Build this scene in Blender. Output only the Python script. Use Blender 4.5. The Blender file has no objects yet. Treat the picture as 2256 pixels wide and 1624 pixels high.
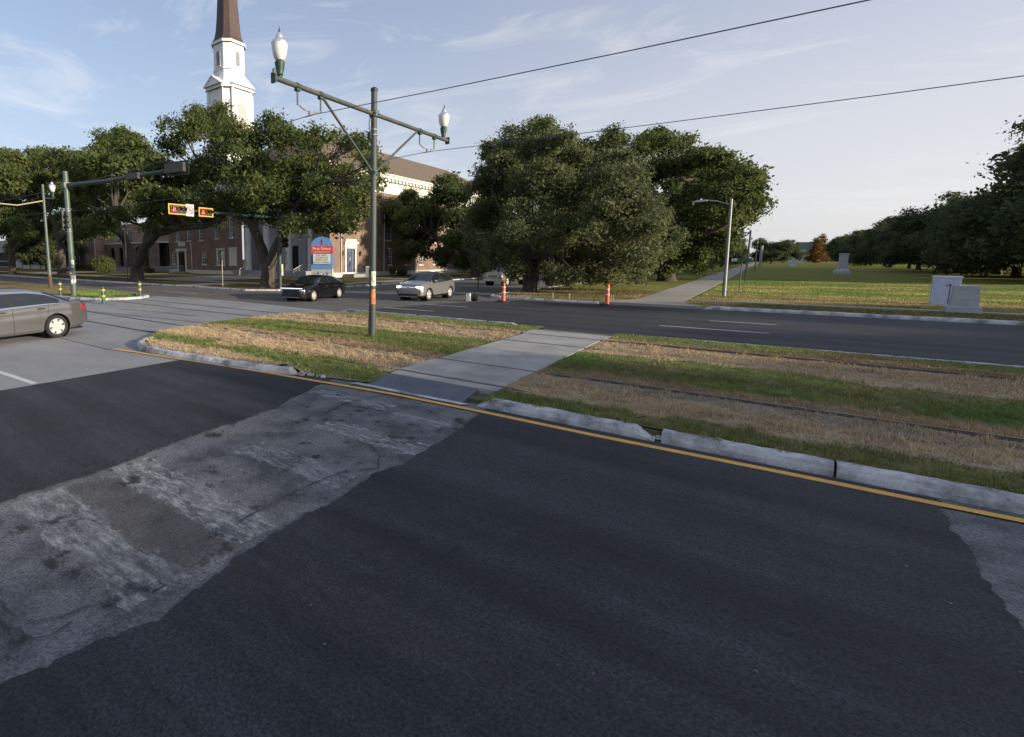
import bpy, bmesh, math, random
import numpy as np
from mathutils import Vector, Matrix
sc = bpy.context.scene
col = sc.collection
R = math.radians
# ------------------------------------------------------------------ camera
CAM_H = 2.4; F = 1110.0; CX = 755.0; CY = 725.0; PW, PH = 2256.0, 1624.0
PITCH = math.atan((CY - 571.0) / F)
YAW = R(40.14)                       # camera looks this far left of +Y
FH = Vector((-math.sin(YAW), math.cos(YAW), 0)); RT = Vector((math.cos(YAW), math.sin(YAW), 0)); ZU = Vector((0, 0, 1))
FW = FH * math.cos(PITCH) - ZU * math.sin(PITCH); UP = ZU * math.cos(PITCH) + FH * math.sin(PITCH)
cd = bpy.data.cameras.new('camera'); cam = bpy.data.objects.new('camera', cd); col.objects.link(cam)
cd.sensor_fit = 'HORIZONTAL'; cd.sensor_width = 36; cd.lens = F / PW * 36
cd.shift_x = (PW / 2 - CX) / PW; cd.shift_y = (CY - PH / 2) / PW
cd.clip_start = 0.05; cd.clip_end = 6000
M = Matrix.Identity(4)
for i in range(3):
    M[i][0] = RT[i]; M[i][1] = UP[i]; M[i][2] = -FW[i]
M[2][3] = CAM_H
cam.matrix_world = M
sc.camera = cam
# ------------------------------------------------------------------ sky, sun, exposure
SUN_EL = R(12.0); SUN_AZ = R(84.0)      # azimuth clockwise from +Y
w = bpy.data.worlds.new('World'); sc.world = w; w.use_nodes = True
nt = w.node_tree; nt.nodes.clear()
def N(t, **k):
    n = nt.nodes.new(t)
    for a, b in k.items(): setattr(n, a, b)
    return n
sky = N('ShaderNodeTexSky'); sky.sky_type = 'NISHITA'; sky.sun_disc = False
sky.sun_elevation = SUN_EL; sky.sun_rotation = SUN_AZ
sky.air_density = 1.0; sky.dust_density = 2.2; sky.ozone_density = 3.0; sky.altitude = 0
bg = N('ShaderNodeBackground'); bg.inputs[1].default_value = 0.15
out = N('ShaderNodeOutputWorld')
tc = N('ShaderNodeTexCoord')
mp = N('ShaderNodeMapping'); mp.inputs['Scale'].default_value = (1.6, 3.4, 9.0); mp.inputs['Rotation'].default_value = (0, 0, R(25))
nz = N('ShaderNodeTexNoise'); nz.inputs['Scale'].default_value = 1.7; nz.inputs['Detail'].default_value = 9; nz.inputs['Roughness'].default_value = 0.62; nz.inputs['Distortion'].default_value = 0.9
rp = N('ShaderNodeValToRGB'); rp.color_ramp.elements[0].position = 0.50; rp.color_ramp.elements[1].position = 0.84
rp.color_ramp.elements[1].color = (0.55, 0.55, 0.55, 1)
mx = N('ShaderNodeMix', data_type='RGBA')
hz = N('ShaderNodeMix', data_type='RGBA'); hc = N('ShaderNodeMix', data_type='RGBA'); hc.inputs[6].default_value = (3.25, 3.28, 3.72, 1); hc.inputs[7].default_value = (4.3, 4.2, 4.1, 1)   # thin high haze, thicker towards the sun and the horizon
vd = N('ShaderNodeVectorMath', operation='DOT_PRODUCT'); vd.inputs[1].default_value = (math.sin(SUN_AZ), math.cos(SUN_AZ), 0)
m1 = N('ShaderNodeMapRange', interpolation_type='SMOOTHSTEP'); m1.inputs[1].default_value = -0.9; m1.inputs[2].default_value = 0.4; m1.inputs[3].default_value = 0.50; m1.inputs[4].default_value = 0.88
sz = N('ShaderNodeSeparateXYZ'); m2 = N('ShaderNodeMapRange', interpolation_type='SMOOTHSTEP'); m2.inputs[1].default_value = 0.0; m2.inputs[2].default_value = 0.42; m2.inputs[3].default_value = 0.80; m2.inputs[4].default_value = 0.0
ad_ = N('ShaderNodeMath', operation='MAXIMUM')
m3 = N('ShaderNodeMapRange', interpolation_type='SMOOTHSTEP'); m3.inputs[1].default_value = 0.12; m3.inputs[2].default_value = 0.55; m3.inputs[3].default_value = 1.0; m3.inputs[4].default_value = 0.52
mu1 = N('ShaderNodeMath', operation='MULTIPLY'); mu2 = N('ShaderNodeMath', operation='MULTIPLY')
mx.inputs[7].default_value = (4.9, 4.75, 4.6, 1)
nt.links.new(tc.outputs['Generated'], mp.inputs[0]); nt.links.new(mp.outputs[0], nz.inputs['Vector'])
nt.links.new(nz.outputs['Fac'], rp.inputs[0]); nt.links.new(rp.outputs[0], mx.inputs[0])
nt.links.new(tc.outputs['Generated'], vd.inputs[0]); nt.links.new(vd.outputs['Value'], m1.inputs[0]); nt.links.new(tc.outputs['Generated'], sz.inputs[0]); nt.links.new(sz.outputs[2], m2.inputs[0])
nt.links.new(sz.outputs[2], m3.inputs[0]); nt.links.new(m1.outputs[0], mu1.inputs[0]); nt.links.new(m3.outputs[0], mu1.inputs[1]); nt.links.new(m1.outputs[0], mu2.inputs[0]); nt.links.new(m2.outputs[0], mu2.inputs[1]); nt.links.new(mu2.outputs[0], hc.inputs[0]); nt.links.new(hc.outputs[2], hz.inputs[7]); nt.links.new(mu1.outputs[0], ad_.inputs[0]); nt.links.new(m2.outputs[0], ad_.inputs[1]); nt.links.new(ad_.outputs[0], hz.inputs[0])
nt.links.new(sky.outputs[0], hz.inputs[6]); nt.links.new(hz.outputs[2], mx.inputs[6])
nt.links.new(mx.outputs[2], bg.inputs[0]); nt.links.new(bg.outputs[0], out.inputs[0])
sd = bpy.data.lights.new('sun', 'SUN'); sun = bpy.data.objects.new('sun', sd); col.objects.link(sun)
sd.energy = 5.0; sd.angle = R(0.6); sd.color = (1.0, 0.86, 0.66)
SD = Vector((math.sin(SUN_AZ) * math.cos(SUN_EL), math.cos(SUN_AZ) * math.cos(SUN_EL), math.sin(SUN_EL)))
sun.rotation_euler = SD.to_track_quat('Z', 'Y').to_euler(); sun.location = (60, 10, 40)
vs = sc.view_settings
vs.view_transform = 'Standard'; vs.look = 'None'; vs.gamma = 1; vs.use_curve_mapping = False; vs.exposure = 0.52
sc.cycles.max_bounces = 6; sc.cycles.volume_bounces = 0; sc.cycles.diffuse_bounces = 4; sc.cycles.glossy_bounces = 3; sc.cycles.transmission_bounces = 4; sc.cycles.transparent_max_bounces = 8
# ------------------------------------------------------------------ where a photographed point stands
def ray(u, v): return FW + RT * ((u - CX) / F) - UP * ((v - CY) / F)
def G(u, v, z=0.0):                       # on the level z
    d = ray(u, v); t = (z - CAM_H) / d.z; return Vector((d.x * t, d.y * t, z))
def AY(u, v, y):                          # on the plane Y = y
    d = ray(u, v); t = y / d.y; return Vector((d.x * t, y, CAM_H + d.z * t))
def AX(u, v, x):
    d = ray(u, v); t = x / d.x; return Vector((x, d.y * t, CAM_H + d.z * t))
# ------------------------------------------------------------------ helpers
def tag(o, label=None, cat=None, group=None, kind=None):
    if label: o['label'] = label
    if cat: o['category'] = cat
    if group: o['group'] = group
    if kind: o['kind'] = kind
    return o
def empty(name, loc=(0, 0, 0), rz=0, label=None, cat=None, group=None):
    o = bpy.data.objects.new(name, None); col.objects.link(o); o.location = loc; o.rotation_euler = (0, 0, rz)
    o.empty_display_size = 0.2
    return tag(o, label, cat, group)
def link(name, me, m=None, parent=None, loc=None):
    o = bpy.data.objects.new(name, me); col.objects.link(o)
    if m is not None and not me.materials: me.materials.append(m)
    if parent is not None: o.parent = parent
    if loc is not None: o.location = loc
    return o
def copy_tree(o, parent=None):
    c = o.copy(); col.objects.link(c)
    if parent is not None: c.parent = parent
    for ch in o.children: copy_tree(ch, c)
    return c
class MB:
    def __init__(s): s.v = []; s.f = []
    def add(s, vs, fs):
        b = len(s.v); s.v += [tuple(p) for p in vs]; s.f += [tuple(b + i for i in f) for f in fs]; return s
    def box(s, x0, x1, y0, y1, z0, z1):
        return s.add([(x0,y0,z0),(x1,y0,z0),(x1,y1,z0),(x0,y1,z0),(x0,y0,z1),(x1,y0,z1),(x1,y1,z1),(x0,y1,z1)],
                     [(0,3,2,1),(4,5,6,7),(0,1,5,4),(1,2,6,5),(2,3,7,6),(3,0,4,7)])
    def obox(s, c, ax, ay, az):            # box from centre and three half-axis vectors
        c = Vector(c); ax = Vector(ax); ay = Vector(ay); az = Vector(az); p = []
        for sz in (-1, 1):
            for sx, sy in ((-1,-1),(1,-1),(1,1),(-1,1)): p.append(c + ax*sx + ay*sy + az*sz)
        return s.add(p, [(0,3,2,1),(4,5,6,7),(0,1,5,4),(1,2,6,5),(2,3,7,6),(3,0,4,7)])
    def tube(s, pts, rad, n=10, cap=True):
        pts = [Vector(p) for p in pts]
        if not hasattr(rad, '__len__'): rad = [rad] * len(pts)
        vs = []; fs = []; prev = None
        for i, p in enumerate(pts):
            t = (pts[min(i+1, len(pts)-1)] - pts[max(i-1, 0)]).normalized()
            if prev is None:
                a = Vector((0,0,1)) if abs(t.z) < 0.9 else Vector((1,0,0)); u = t.cross(a).normalized()
            else:
                u = (prev - t * prev.dot(t)).normalized()
            prev = u; w_ = t.cross(u)
            for k in range(n):
                an = 2*math.pi*k/n; vs.append(p + (u*math.cos(an) + w_*math.sin(an)) * rad[i])
        for i in range(len(pts)-1):
            for k in range(n):
                fs.append((i*n+k, i*n+(k+1)%n, (i+1)*n+(k+1)%n, (i+1)*n+k))
        if cap: fs.append(tuple(range(n-1, -1, -1))); fs.append(tuple((len(pts)-1)*n + k for k in range(n)))
        return s.add(vs, fs)
    def lathe(s, prof, c=(0,0,0), n=16, axis='z', caps=True):
        vs = []; fs = []
        for r, z in prof:
            for k in range(n):
                a = 2*math.pi*k/n
                if axis == 'z': vs.append((c[0]+r*math.cos(a), c[1]+r*math.sin(a), c[2]+z))
                elif axis == 'y': vs.append((c[0]+r*math.cos(a), c[1]+z, c[2]+r*math.sin(a)))
                else: vs.append((c[0]+z, c[1]+r*math.cos(a), c[2]+r*math.sin(a)))
        for i in range(len(prof)-1):
            for k in range(n): fs.append((i*n+k, i*n+(k+1)%n, (i+1)*n+(k+1)%n, (i+1)*n+k))
        if caps and prof[0][0] > 1e-4: fs.append(tuple(range(n-1,-1,-1)))
        if caps and prof[-1][0] > 1e-4: fs.append(tuple((len(prof)-1)*n+k for k in range(n)))
        return s.add(vs, fs)
    def prism(s, poly, z0, z1):            # outline in XY, extruded in Z
        n = len(poly)
        return s.add([(p[0],p[1],z0) for p in poly]+[(p[0],p[1],z1) for p in poly],
                     [tuple(range(n-1,-1,-1)), tuple(range(n,2*n))]+[(i,(i+1)%n,n+(i+1)%n,n+i) for i in range(n)])
    def prism_y(s, poly, y0, y1):          # outline in XZ, extruded in Y
        n = len(poly)
        return s.add([(p[0],y0,p[1]) for p in poly]+[(p[0],y1,p[1]) for p in poly],
                     [tuple(range(n)), tuple(range(2*n-1,n-1,-1))]+[(i,n+i,n+(i+1)%n,(i+1)%n) for i in range(n)])
    def prism_x(s, poly, x0, x1):          # outline in YZ, extruded in X
        n = len(poly)
        return s.add([(x0,p[0],p[1]) for p in poly]+[(x1,p[0],p[1]) for p in poly],
                     [tuple(range(n-1,-1,-1)), tuple(range(n,2*n))]+[(i,(i+1)%n,n+(i+1)%n,n+i) for i in range(n)])
    def sheet(s, poly, z):
        return s.add([(p[0],p[1],z) for p in poly], [tuple(range(len(poly)))])
    def mesh(s, name, m=None, smooth=False, fix=True):
        me = bpy.data.meshes.new(name); me.from_pydata(s.v, [], s.f)
        if fix:
            b = bmesh.new(); b.from_mesh(me); bmesh.ops.recalc_face_normals(b, faces=b.faces); b.to_mesh(me); b.free()
        if smooth:
            for p in me.polygons: p.use_smooth = True
            try: me.set_sharp_from_angle(angle=R(38))
            except Exception: pass
        if m is not None: me.materials.append(m)
        me.update(); return me
    def build(s, name, m=None, parent=None, smooth=False, bevel=0, loc=None):
        o = link(name, s.mesh(name, m, smooth), None, parent, loc)
        if bevel:
            bv = o.modifiers.new('bevel', 'BEVEL'); bv.width = bevel; bv.segments = 2; bv.limit_method = 'ANGLE'
        return o
def noise3(p, seed=0):                     # cheap smooth value noise on an (n,3) array
    p = np.asarray(p, float); i = np.floor(p).astype(np.int64); f = p - i; f = f*f*(3-2*f); r = np.zeros(len(p))
    for dx in (0,1):
        for dy in (0,1):
            for dz in (0,1):
                h = (i[:,0]+dx)*374761393 + (i[:,1]+dy)*668265263 + (i[:,2]+dz)*2147483647 + seed*1274126177
                h = (h ^ (h >> 13)) * 1274126177; h = (h ^ (h >> 16)) & 0xffff
                wgt = (f[:,0] if dx else 1-f[:,0])*(f[:,1] if dy else 1-f[:,1])*(f[:,2] if dz else 1-f[:,2])
                r += wgt*h/65535.0
    return r
def fast_mesh(name, V, Q, m, colors=None):  # V (n,3), Q (k,3 or 4)
    me = bpy.data.meshes.new(name); V = np.asarray(V, np.float32); Q = np.asarray(Q, np.int32); k = Q.shape[1]
    me.vertices.add(len(V)); me.vertices.foreach_set('co', V.ravel())
    me.loops.add(Q.size); me.loops.foreach_set('vertex_index', Q.ravel())
    me.polygons.add(len(Q)); me.polygons.foreach_set('loop_start', np.arange(0, Q.size, k, dtype=np.int32))
    me.polygons.foreach_set('loop_total', np.full(len(Q), k, dtype=np.int32))
    if colors is not None:
        a = me.color_attributes.new('Col', 'FLOAT_COLOR', 'POINT'); c4 = np.ones((len(V),4), np.float32); c4[:,:3] = colors
        a.data.foreach_set('color', c4.ravel())
    me.update(); me.validate(); me.materials.append(m); return me
def text_mesh(body, size, m, name='lettering', extrude=0.004, align='CENTER', space=1.0):
    cu = bpy.data.curves.new(name, 'FONT'); cu.body = body; cu.size = size; cu.align_x = align; cu.align_y = 'CENTER'; cu.extrude = extrude; cu.space_character = space
    o = bpy.data.objects.new(name+'_tmp', cu); col.objects.link(o)
    dg = bpy.context.evaluated_depsgraph_get(); me = bpy.data.meshes.new_from_object(o.evaluated_get(dg))
    bpy.data.objects.remove(o); bpy.data.curves.remove(cu); me.name = name
    me.materials.clear(); me.materials.append(m); return me
def jag(poly, step=0.12, amp=0.03, seed=1, skip=()):   # ragged outline
    rn = random.Random(seed); o = []
    for i, p in enumerate(poly):
        q = poly[(i+1) % len(poly)]; p = Vector((p[0],p[1],0)); q = Vector((q[0],q[1],0)); L = (q-p).length
        if i in skip or L > 14: o.append((p.x,p.y)); continue
        n = max(1, int(L/step)); nv = (q-p).normalized().cross(ZU); a = 0.0
        for k in range(n):
            t = p.lerp(q, k/n); a = a*0.72 + rn.uniform(-amp, amp) + (rn.uniform(-amp, amp)*2.2 if rn.random() < .12 else 0); t = t + nv*a; o.append((t.x,t.y))
    return o
# ------------------------------------------------------------------ materials
MATS = {}
def mat(name, c, rough=0.7, metal=0.0, c2=None, scale=4.0, detail=6, lo=0.35, hi=0.65, bump=0.0, bscale=None, speck=0.0, sscale=160.0, stretch=(1,1,1), spec=0.5, coat=0.0, alpha=None, island=False, coord='Object'):
    if name in MATS: return MATS[name]
    m = bpy.data.materials.new(name); m.use_nodes = True; t = m.node_tree; L = t.links.new; b = t.nodes['Principled BSDF']
    b.inputs['Base Color'].default_value = (*c, 1); b.inputs['Roughness'].default_value = rough; b.inputs['Metallic'].default_value = metal
    b.inputs['Specular IOR Level'].default_value = spec; b.inputs['Coat Weight'].default_value = coat; b.inputs['Coat Roughness'].default_value = 0.05
    co = t.nodes.new('ShaderNodeTexCoord'); mp_ = t.nodes.new('ShaderNodeMapping'); mp_.inputs['Scale'].default_value = stretch
    L(co.outputs[coord], mp_.inputs[0]); cur = None
    if c2 is not None:
        n = t.nodes.new('ShaderNodeTexNoise'); n.inputs['Scale'].default_value = scale; n.inputs['Detail'].default_value = detail; n.inputs['Roughness'].default_value = 0.65
        L(mp_.outputs[0], n.inputs['Vector']); r_ = t.nodes.new('ShaderNodeValToRGB')
        r_.color_ramp.elements[0].position = lo; r_.color_ramp.elements[1].position = hi
        r_.color_ramp.elements[0].color = (*c, 1); r_.color_ramp.elements[1].color = (*c2, 1)
        L(n.outputs['Fac'], r_.inputs[0]); cur = r_.outputs[0]
    if speck:
        n = t.nodes.new('ShaderNodeTexNoise'); n.inputs['Scale'].default_value = sscale; n.inputs['Detail'].default_value = 2
        L(co.outputs[coord], n.inputs['Vector']); mr = t.nodes.new('ShaderNodeMapRange'); mr.inputs[1].default_value = 0.25; mr.inputs[2].default_value = 0.75
        mr.inputs[3].default_value = 1-speck; mr.inputs[4].default_value = 1+speck; L(n.outputs['Fac'], mr.inputs[0])
        mm = t.nodes.new('ShaderNodeMix'); mm.data_type = 'RGBA'; mm.blend_type = 'MULTIPLY'; mm.inputs[0].default_value = 1
        if cur: L(cur, mm.inputs[6])
        else: mm.inputs[6].default_value = (*c, 1)
        L(mr.outputs[0], mm.inputs[7]); cur = mm.outputs[2]
    if cur: L(cur, b.inputs['Base Color'])
    if bump:
        n = t.nodes.new('ShaderNodeTexNoise'); n.inputs['Scale'].default_value = bscale or scale*6; n.inputs['Detail'].default_value = 5
        L(mp_.outputs[0], n.inputs['Vector']); bp = t.nodes.new('ShaderNodeBump'); bp.inputs['Strength'].default_value = bump; bp.inputs['Distance'].default_value = 0.02
        L(n.outputs['Fac'], bp.inputs['Height']); L(bp.outputs[0], b.inputs['Normal'])
    if alpha is not None: b.inputs['Alpha'].default_value = alpha
    MATS[name] = m; return m
def worn(name, c, thr=0.5, soft=0.08, scale=7.0, rough=0.8, stretch=(1,1,1), c2=None, amax=1.0):   # paint worn away in patches
    m = bpy.data.materials.new(name); m.use_nodes = True; t = m.node_tree; L = t.links.new; b = t.nodes['Principled BSDF']
    b.inputs['Base Color'].default_value = (*c, 1); b.inputs['Roughness'].default_value = rough
    co = t.nodes.new('ShaderNodeTexCoord'); mp_ = t.nodes.new('ShaderNodeMapping'); mp_.inputs['Scale'].default_value = stretch; L(co.outputs['Object'], mp_.inputs[0])
    n = t.nodes.new('ShaderNodeTexNoise'); n.inputs['Scale'].default_value = scale; n.inputs['Detail'].default_value = 10; n.inputs['Roughness'].default_value = 0.78
    L(mp_.outputs[0], n.inputs['Vector']); mr = t.nodes.new('ShaderNodeMapRange'); mr.inputs[1].default_value = thr-soft; mr.inputs[2].default_value = thr+soft; mr.inputs[4].default_value = amax
    L(n.outputs['Fac'], mr.inputs[0]); L(mr.outputs[0], b.inputs['Alpha']); MATS[name] = m; return m
def vcol_mat(name, rough=0.9, bump=0.0, bscale=30, trans=0.0, jitter=0.0):
    m = bpy.data.materials.new(name); m.use_nodes = True; t = m.node_tree; L = t.links.new; b = t.nodes['Principled BSDF']
    b.inputs['Roughness'].default_value = rough; b.inputs['Specular IOR Level'].default_value = 0.25
    a = t.nodes.new('ShaderNodeAttribute'); a.attribute_name = 'Col'; cur = a.outputs['Color']
    co = t.nodes.new('ShaderNodeTexCoord')
    if jitter:
        n = t.nodes.new('ShaderNodeTexNoise'); n.inputs['Scale'].default_value = bscale; n.inputs['Detail'].default_value = 8; L(co.outputs['Object'], n.inputs['Vector'])
        mr = t.nodes.new('ShaderNodeMapRange'); mr.inputs[1].default_value = 0.3; mr.inputs[2].default_value = 0.7; mr.inputs[3].default_value = 1-jitter; mr.inputs[4].default_value = 1+jitter
        L(n.outputs['Fac'], mr.inputs[0]); mm = t.nodes.new('ShaderNodeMix'); mm.data_type = 'RGBA'; mm.blend_type = 'MULTIPLY'; mm.inputs[0].default_value = 1
        L(cur, mm.inputs[6]); L(mr.outputs[0], mm.inputs[7]); cur = mm.outputs[2]
    L(cur, b.inputs['Base Color'])
    if bump:
        n = t.nodes.new('ShaderNodeTexNoise'); n.inputs['Scale'].default_value = bscale; n.inputs['Detail'].default_value = 6; L(co.outputs['Object'], n.inputs['Vector'])
        bp = t.nodes.new('ShaderNodeBump'); bp.inputs['Strength'].default_value = bump; bp.inputs['Distance'].default_value = 0.05; L(n.outputs['Fac'], bp.inputs['Height']); L(bp.outputs[0], b.inputs['Normal'])
    if trans:
        tr = t.nodes.new('ShaderNodeBsdfTranslucent'); L(cur, tr.inputs[0]); ms = t.nodes.new('ShaderNodeMixShader'); ms.inputs[0].default_value = trans
        L(b.outputs[0], ms.inputs[1]); L(tr.outputs[0], ms.inputs[2]); L(ms.outputs[0], t.nodes['Material Output'].inputs[0])
    MATS[name] = m; return m
def leaf_mat(name, cols, trans=0.3, rough=0.55):
    m = bpy.data.materials.new(name); m.use_nodes = True; t = m.node_tree; L = t.links.new; b = t.nodes['Principled BSDF']
    g = t.nodes.new('ShaderNodeNewGeometry'); r_ = t.nodes.new('ShaderNodeValToRGB'); e = r_.color_ramp.elements
    while len(e) < len(cols): e.new(0.5)
    for i, c in enumerate(cols): e[i].position = i/(len(cols)-1); e[i].color = (*c, 1)
    co = t.nodes.new('ShaderNodeTexCoord'); n = t.nodes.new('ShaderNodeTexNoise'); n.inputs['Scale'].default_value = 0.55; n.inputs['Detail'].default_value = 3; L(co.outputs['Object'], n.inputs['Vector'])
    ma = t.nodes.new('ShaderNodeMath'); ma.operation = 'MULTIPLY_ADD'; ma.inputs[1].default_value = 0.38; L(g.outputs['Random Per Island'], ma.inputs[0])
    mb = t.nodes.new('ShaderNodeMath'); mb.operation = 'MULTIPLY_ADD'; mb.inputs[1].default_value = 1.7; mb.inputs[2].default_value = -0.56; L(n.outputs['Fac'], mb.inputs[0]); L(mb.outputs[0], ma.inputs[2])
    L(ma.outputs[0], r_.inputs[0]); L(r_.outputs[0], b.inputs['Base Color']); b.inputs['Roughness'].default_value = 0.7; b.inputs['Specular IOR Level'].default_value = 0.15
    tr = t.nodes.new('ShaderNodeBsdfTranslucent'); L(r_.outputs[0], tr.inputs[0]); ms = t.nodes.new('ShaderNodeMixShader'); ms.inputs[0].default_value = trans
    L(b.outputs[0], ms.inputs[1]); L(tr.outputs[0], ms.inputs[2]); L(ms.outputs[0], t.nodes['Material Output'].inputs[0]); MATS[name] = m; return m
def brick_mat(name, c1, c2, mortar):
    m = bpy.data.materials.new(name); m.use_nodes = True; t = m.node_tree; L = t.links.new; b = t.nodes['Principled BSDF']; b.inputs['Roughness'].default_value = 0.9
    co = t.nodes.new('ShaderNodeTexCoord'); sx = t.nodes.new('ShaderNodeSeparateXYZ'); L(co.outputs['Object'], sx.inputs[0])
    ad = t.nodes.new('ShaderNodeMath'); ad.operation = 'ADD'; L(sx.outputs[0], ad.inputs[0]); L(sx.outputs[1], ad.inputs[1])
    cb = t.nodes.new('ShaderNodeCombineXYZ'); L(ad.outputs[0], cb.inputs[0]); L(sx.outputs[2], cb.inputs[1])
    br = t.nodes.new('ShaderNodeTexBrick'); br.inputs['Scale'].default_value = 1; br.inputs['Brick Width'].default_value = 0.22; br.inputs['Row Height'].default_value = 0.075; br.inputs['Mortar Size'].default_value = 0.008
    br.inputs['Color1'].default_value = (*c1, 1); br.inputs['Color2'].default_value = (*c2, 1); br.inputs['Mortar'].default_value = (*mortar, 1); L(cb.outputs[0], br.inputs['Vector'])
    n = t.nodes.new('ShaderNodeTexNoise'); n.inputs['Scale'].default_value = 0.8; n.inputs['Detail'].default_value = 5; L(co.outputs['Object'], n.inputs['Vector'])
    mr = t.nodes.new('ShaderNodeMapRange'); mr.inputs[1].default_value = 0.3; mr.inputs[2].default_value = 0.7; mr.inputs[3].default_value = 0.75; mr.inputs[4].default_value = 1.2; L(n.outputs['Fac'], mr.inputs[0])
    mm = t.nodes.new('ShaderNodeMix'); mm.data_type = 'RGBA'; mm.blend_type = 'MULTIPLY'; mm.inputs[0].default_value = 1; L(br.outputs['Color'], mm.inputs[6]); L(mr.outputs[0], mm.inputs[7]); L(mm.outputs[2], b.inputs['Base Color'])
    MATS[name] = m; return m
def emit_mat(name, c, s):
    m = bpy.data.materials.new(name); m.use_nodes = True; b = m.node_tree.nodes['Principled BSDF']; b.inputs['Base Color'].default_value = (*c, 1)
    b.inputs['Emission Color'].default_value = (*c, 1); b.inputs['Emission Strength'].default_value = s; MATS[name] = m; return m
def asphalt(name):
    m = bpy.data.materials.new(name); m.use_nodes = True; t = m.node_tree; L = t.links.new; b = t.nodes['Principled BSDF']; b.inputs['Roughness'].default_value = 0.78; b.inputs['Specular IOR Level'].default_value = 0.4
    co = t.nodes.new('ShaderNodeTexCoord')
    def nz_(scale, detail, st=(1,1,1), rough=0.6):
        mp_ = t.nodes.new('ShaderNodeMapping'); mp_.inputs['Scale'].default_value = st; L(co.outputs['Object'], mp_.inputs[0]); n = t.nodes.new('ShaderNodeTexNoise'); n.inputs['Scale'].default_value = scale; n.inputs['Detail'].default_value = detail; n.inputs['Roughness'].default_value = rough; L(mp_.outputs[0], n.inputs['Vector']); return n.outputs['Fac']
    def rng(x, a, b_, c, d):
        r = t.nodes.new('ShaderNodeMapRange'); r.inputs[1].default_value = a; r.inputs[2].default_value = b_; r.inputs[3].default_value = c; r.inputs[4].default_value = d; L(x, r.inputs[0]); return r.outputs[0]
    def mul(a, b_):
        x = t.nodes.new('ShaderNodeMath'); x.operation = 'MULTIPLY'; L(a, x.inputs[0]); L(b_, x.inputs[1]); return x.outputs[0]
    f = rng(nz_(0.8,5,(0.09,1.6,1)), .36,.68, .68,1.7)            # tyre-polished lanes
    f = mul(f, rng(nz_(0.5,3), .35,.65, .8,1.2)); f = mul(f, rng(nz_(5,8,(0.7,1.3,1),.75), .3,.7, .75,1.28))
    f = mul(f, rng(nz_(48,3), .32,.68, .30,1.8)); f = mul(f, rng(nz_(2.4,6), .66,.70, 1.0,.55))   # grain, drips
    vo = t.nodes.new('ShaderNodeTexVoronoi'); vo.inputs['Scale'].default_value = 26; L(co.outputs['Object'], vo.inputs['Vector']); sp = rng(vo.outputs['Distance'], .06,.10, 1.9,1.0); f = mul(f, sp)
    mm = t.nodes.new('ShaderNodeMix'); mm.data_type = 'RGBA'; mm.blend_type = 'MULTIPLY'; mm.inputs[0].default_value = 1; mm.inputs[6].default_value = (0.0215,0.0228,0.0285,1); L(f, mm.inputs[7]); L(mm.outputs[2], b.inputs['Base Color'])
    bp = t.nodes.new('ShaderNodeBump'); bp.inputs['Strength'].default_value = .55; bp.inputs['Distance'].default_value = .015; L(nz_(75,3), bp.inputs['Height']); L(bp.outputs[0], b.inputs['Normal']); MATS[name] = m; return m
ASPH = asphalt('new_asphalt')
ASPH_OLD = mat('old_asphalt', (0.075,0.073,0.072), 0.85, c2=(0.12,0.115,0.11), scale=0.7, stretch=(0.3,1,1), speck=0.3, sscale=90, bump=0.4, bscale=90)
WORN = mat('worn_pavement', (0.052,0.055,0.064), 0.85, c2=(0.140,0.144,0.156), scale=1.5, detail=15, lo=0.37, hi=0.57, speck=0.55, sscale=48, bump=0.8, bscale=50)
CONC = mat('road_concrete', (0.185,0.19,0.20), 0.8, c2=(0.29,0.293,0.30), scale=0.55, detail=10, stretch=(0.5,1.2,1), lo=0.3, hi=0.68, speck=0.15, sscale=60, bump=0.2, bscale=50)
PATHC = mat('path_concrete', (0.23,0.228,0.222), 0.85, c2=(0.36,0.355,0.345), scale=1.1, detail=9, speck=0.12, sscale=80, bump=0.25, bscale=60)
KERB = mat('kerb_concrete', (0.17,0.175,0.19), 0.85, c2=(0.50,0.51,0.53), scale=2.0, detail=14, lo=0.37, hi=0.55, speck=0.15, sscale=60, bump=0.5, bscale=22)
EARTH = mat('earth', (0.10,0.085,0.05), 0.95, c2=(0.07,0.085,0.03), scale=0.3, bump=0.5, bscale=4)
YPAINT = mat('yellow_paint', (0.76,0.42,0.075), 0.7, c2=(0.58,0.32,0.07), scale=5, detail=10, speck=0.12, sscale=120)
WPAINT = mat('white_paint', (0.62,0.63,0.62), 0.7, c2=(0.46,0.47,0.47), scale=9, speck=0.15, sscale=110)
GREENP = mat('green_pole_paint', (0.055,0.085,0.07), 0.45, c2=(0.085,0.115,0.10), scale=3, detail=8, speck=0.1, sscale=40, bump=0.05)
DGREEN = mat('dark_green_iron', (0.018,0.045,0.030), 0.5, c2=(0.03,0.06,0.045), scale=6)
POLEOLD = mat('weathered_pole_paint', (0.045,0.062,0.058), 0.6, c2=(0.13,0.085,0.055), scale=1.6, stretch=(1,1,0.35), lo=0.5, hi=0.72, bump=0.1)
STEEL = mat('galvanised_steel', (0.27,0.28,0.30), 0.5, metal=0.3, c2=(0.21,0.22,0.235), scale=6)
RAIL = mat('rail_steel', (0.10,0.10,0.11), 0.45, metal=0.6, c2=(0.14,0.12,0.11), scale=5)
BLACK = mat('black_plastic', (0.012,0.012,0.013), 0.5)
WIRE = mat('wire_copper', (0.06,0.075,0.11), 0.5)
RUST = mat('rusty_iron', (0.13,0.055,0.025), 0.85, c2=(0.07,0.06,0.05), scale=5, bump=0.2)
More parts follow.
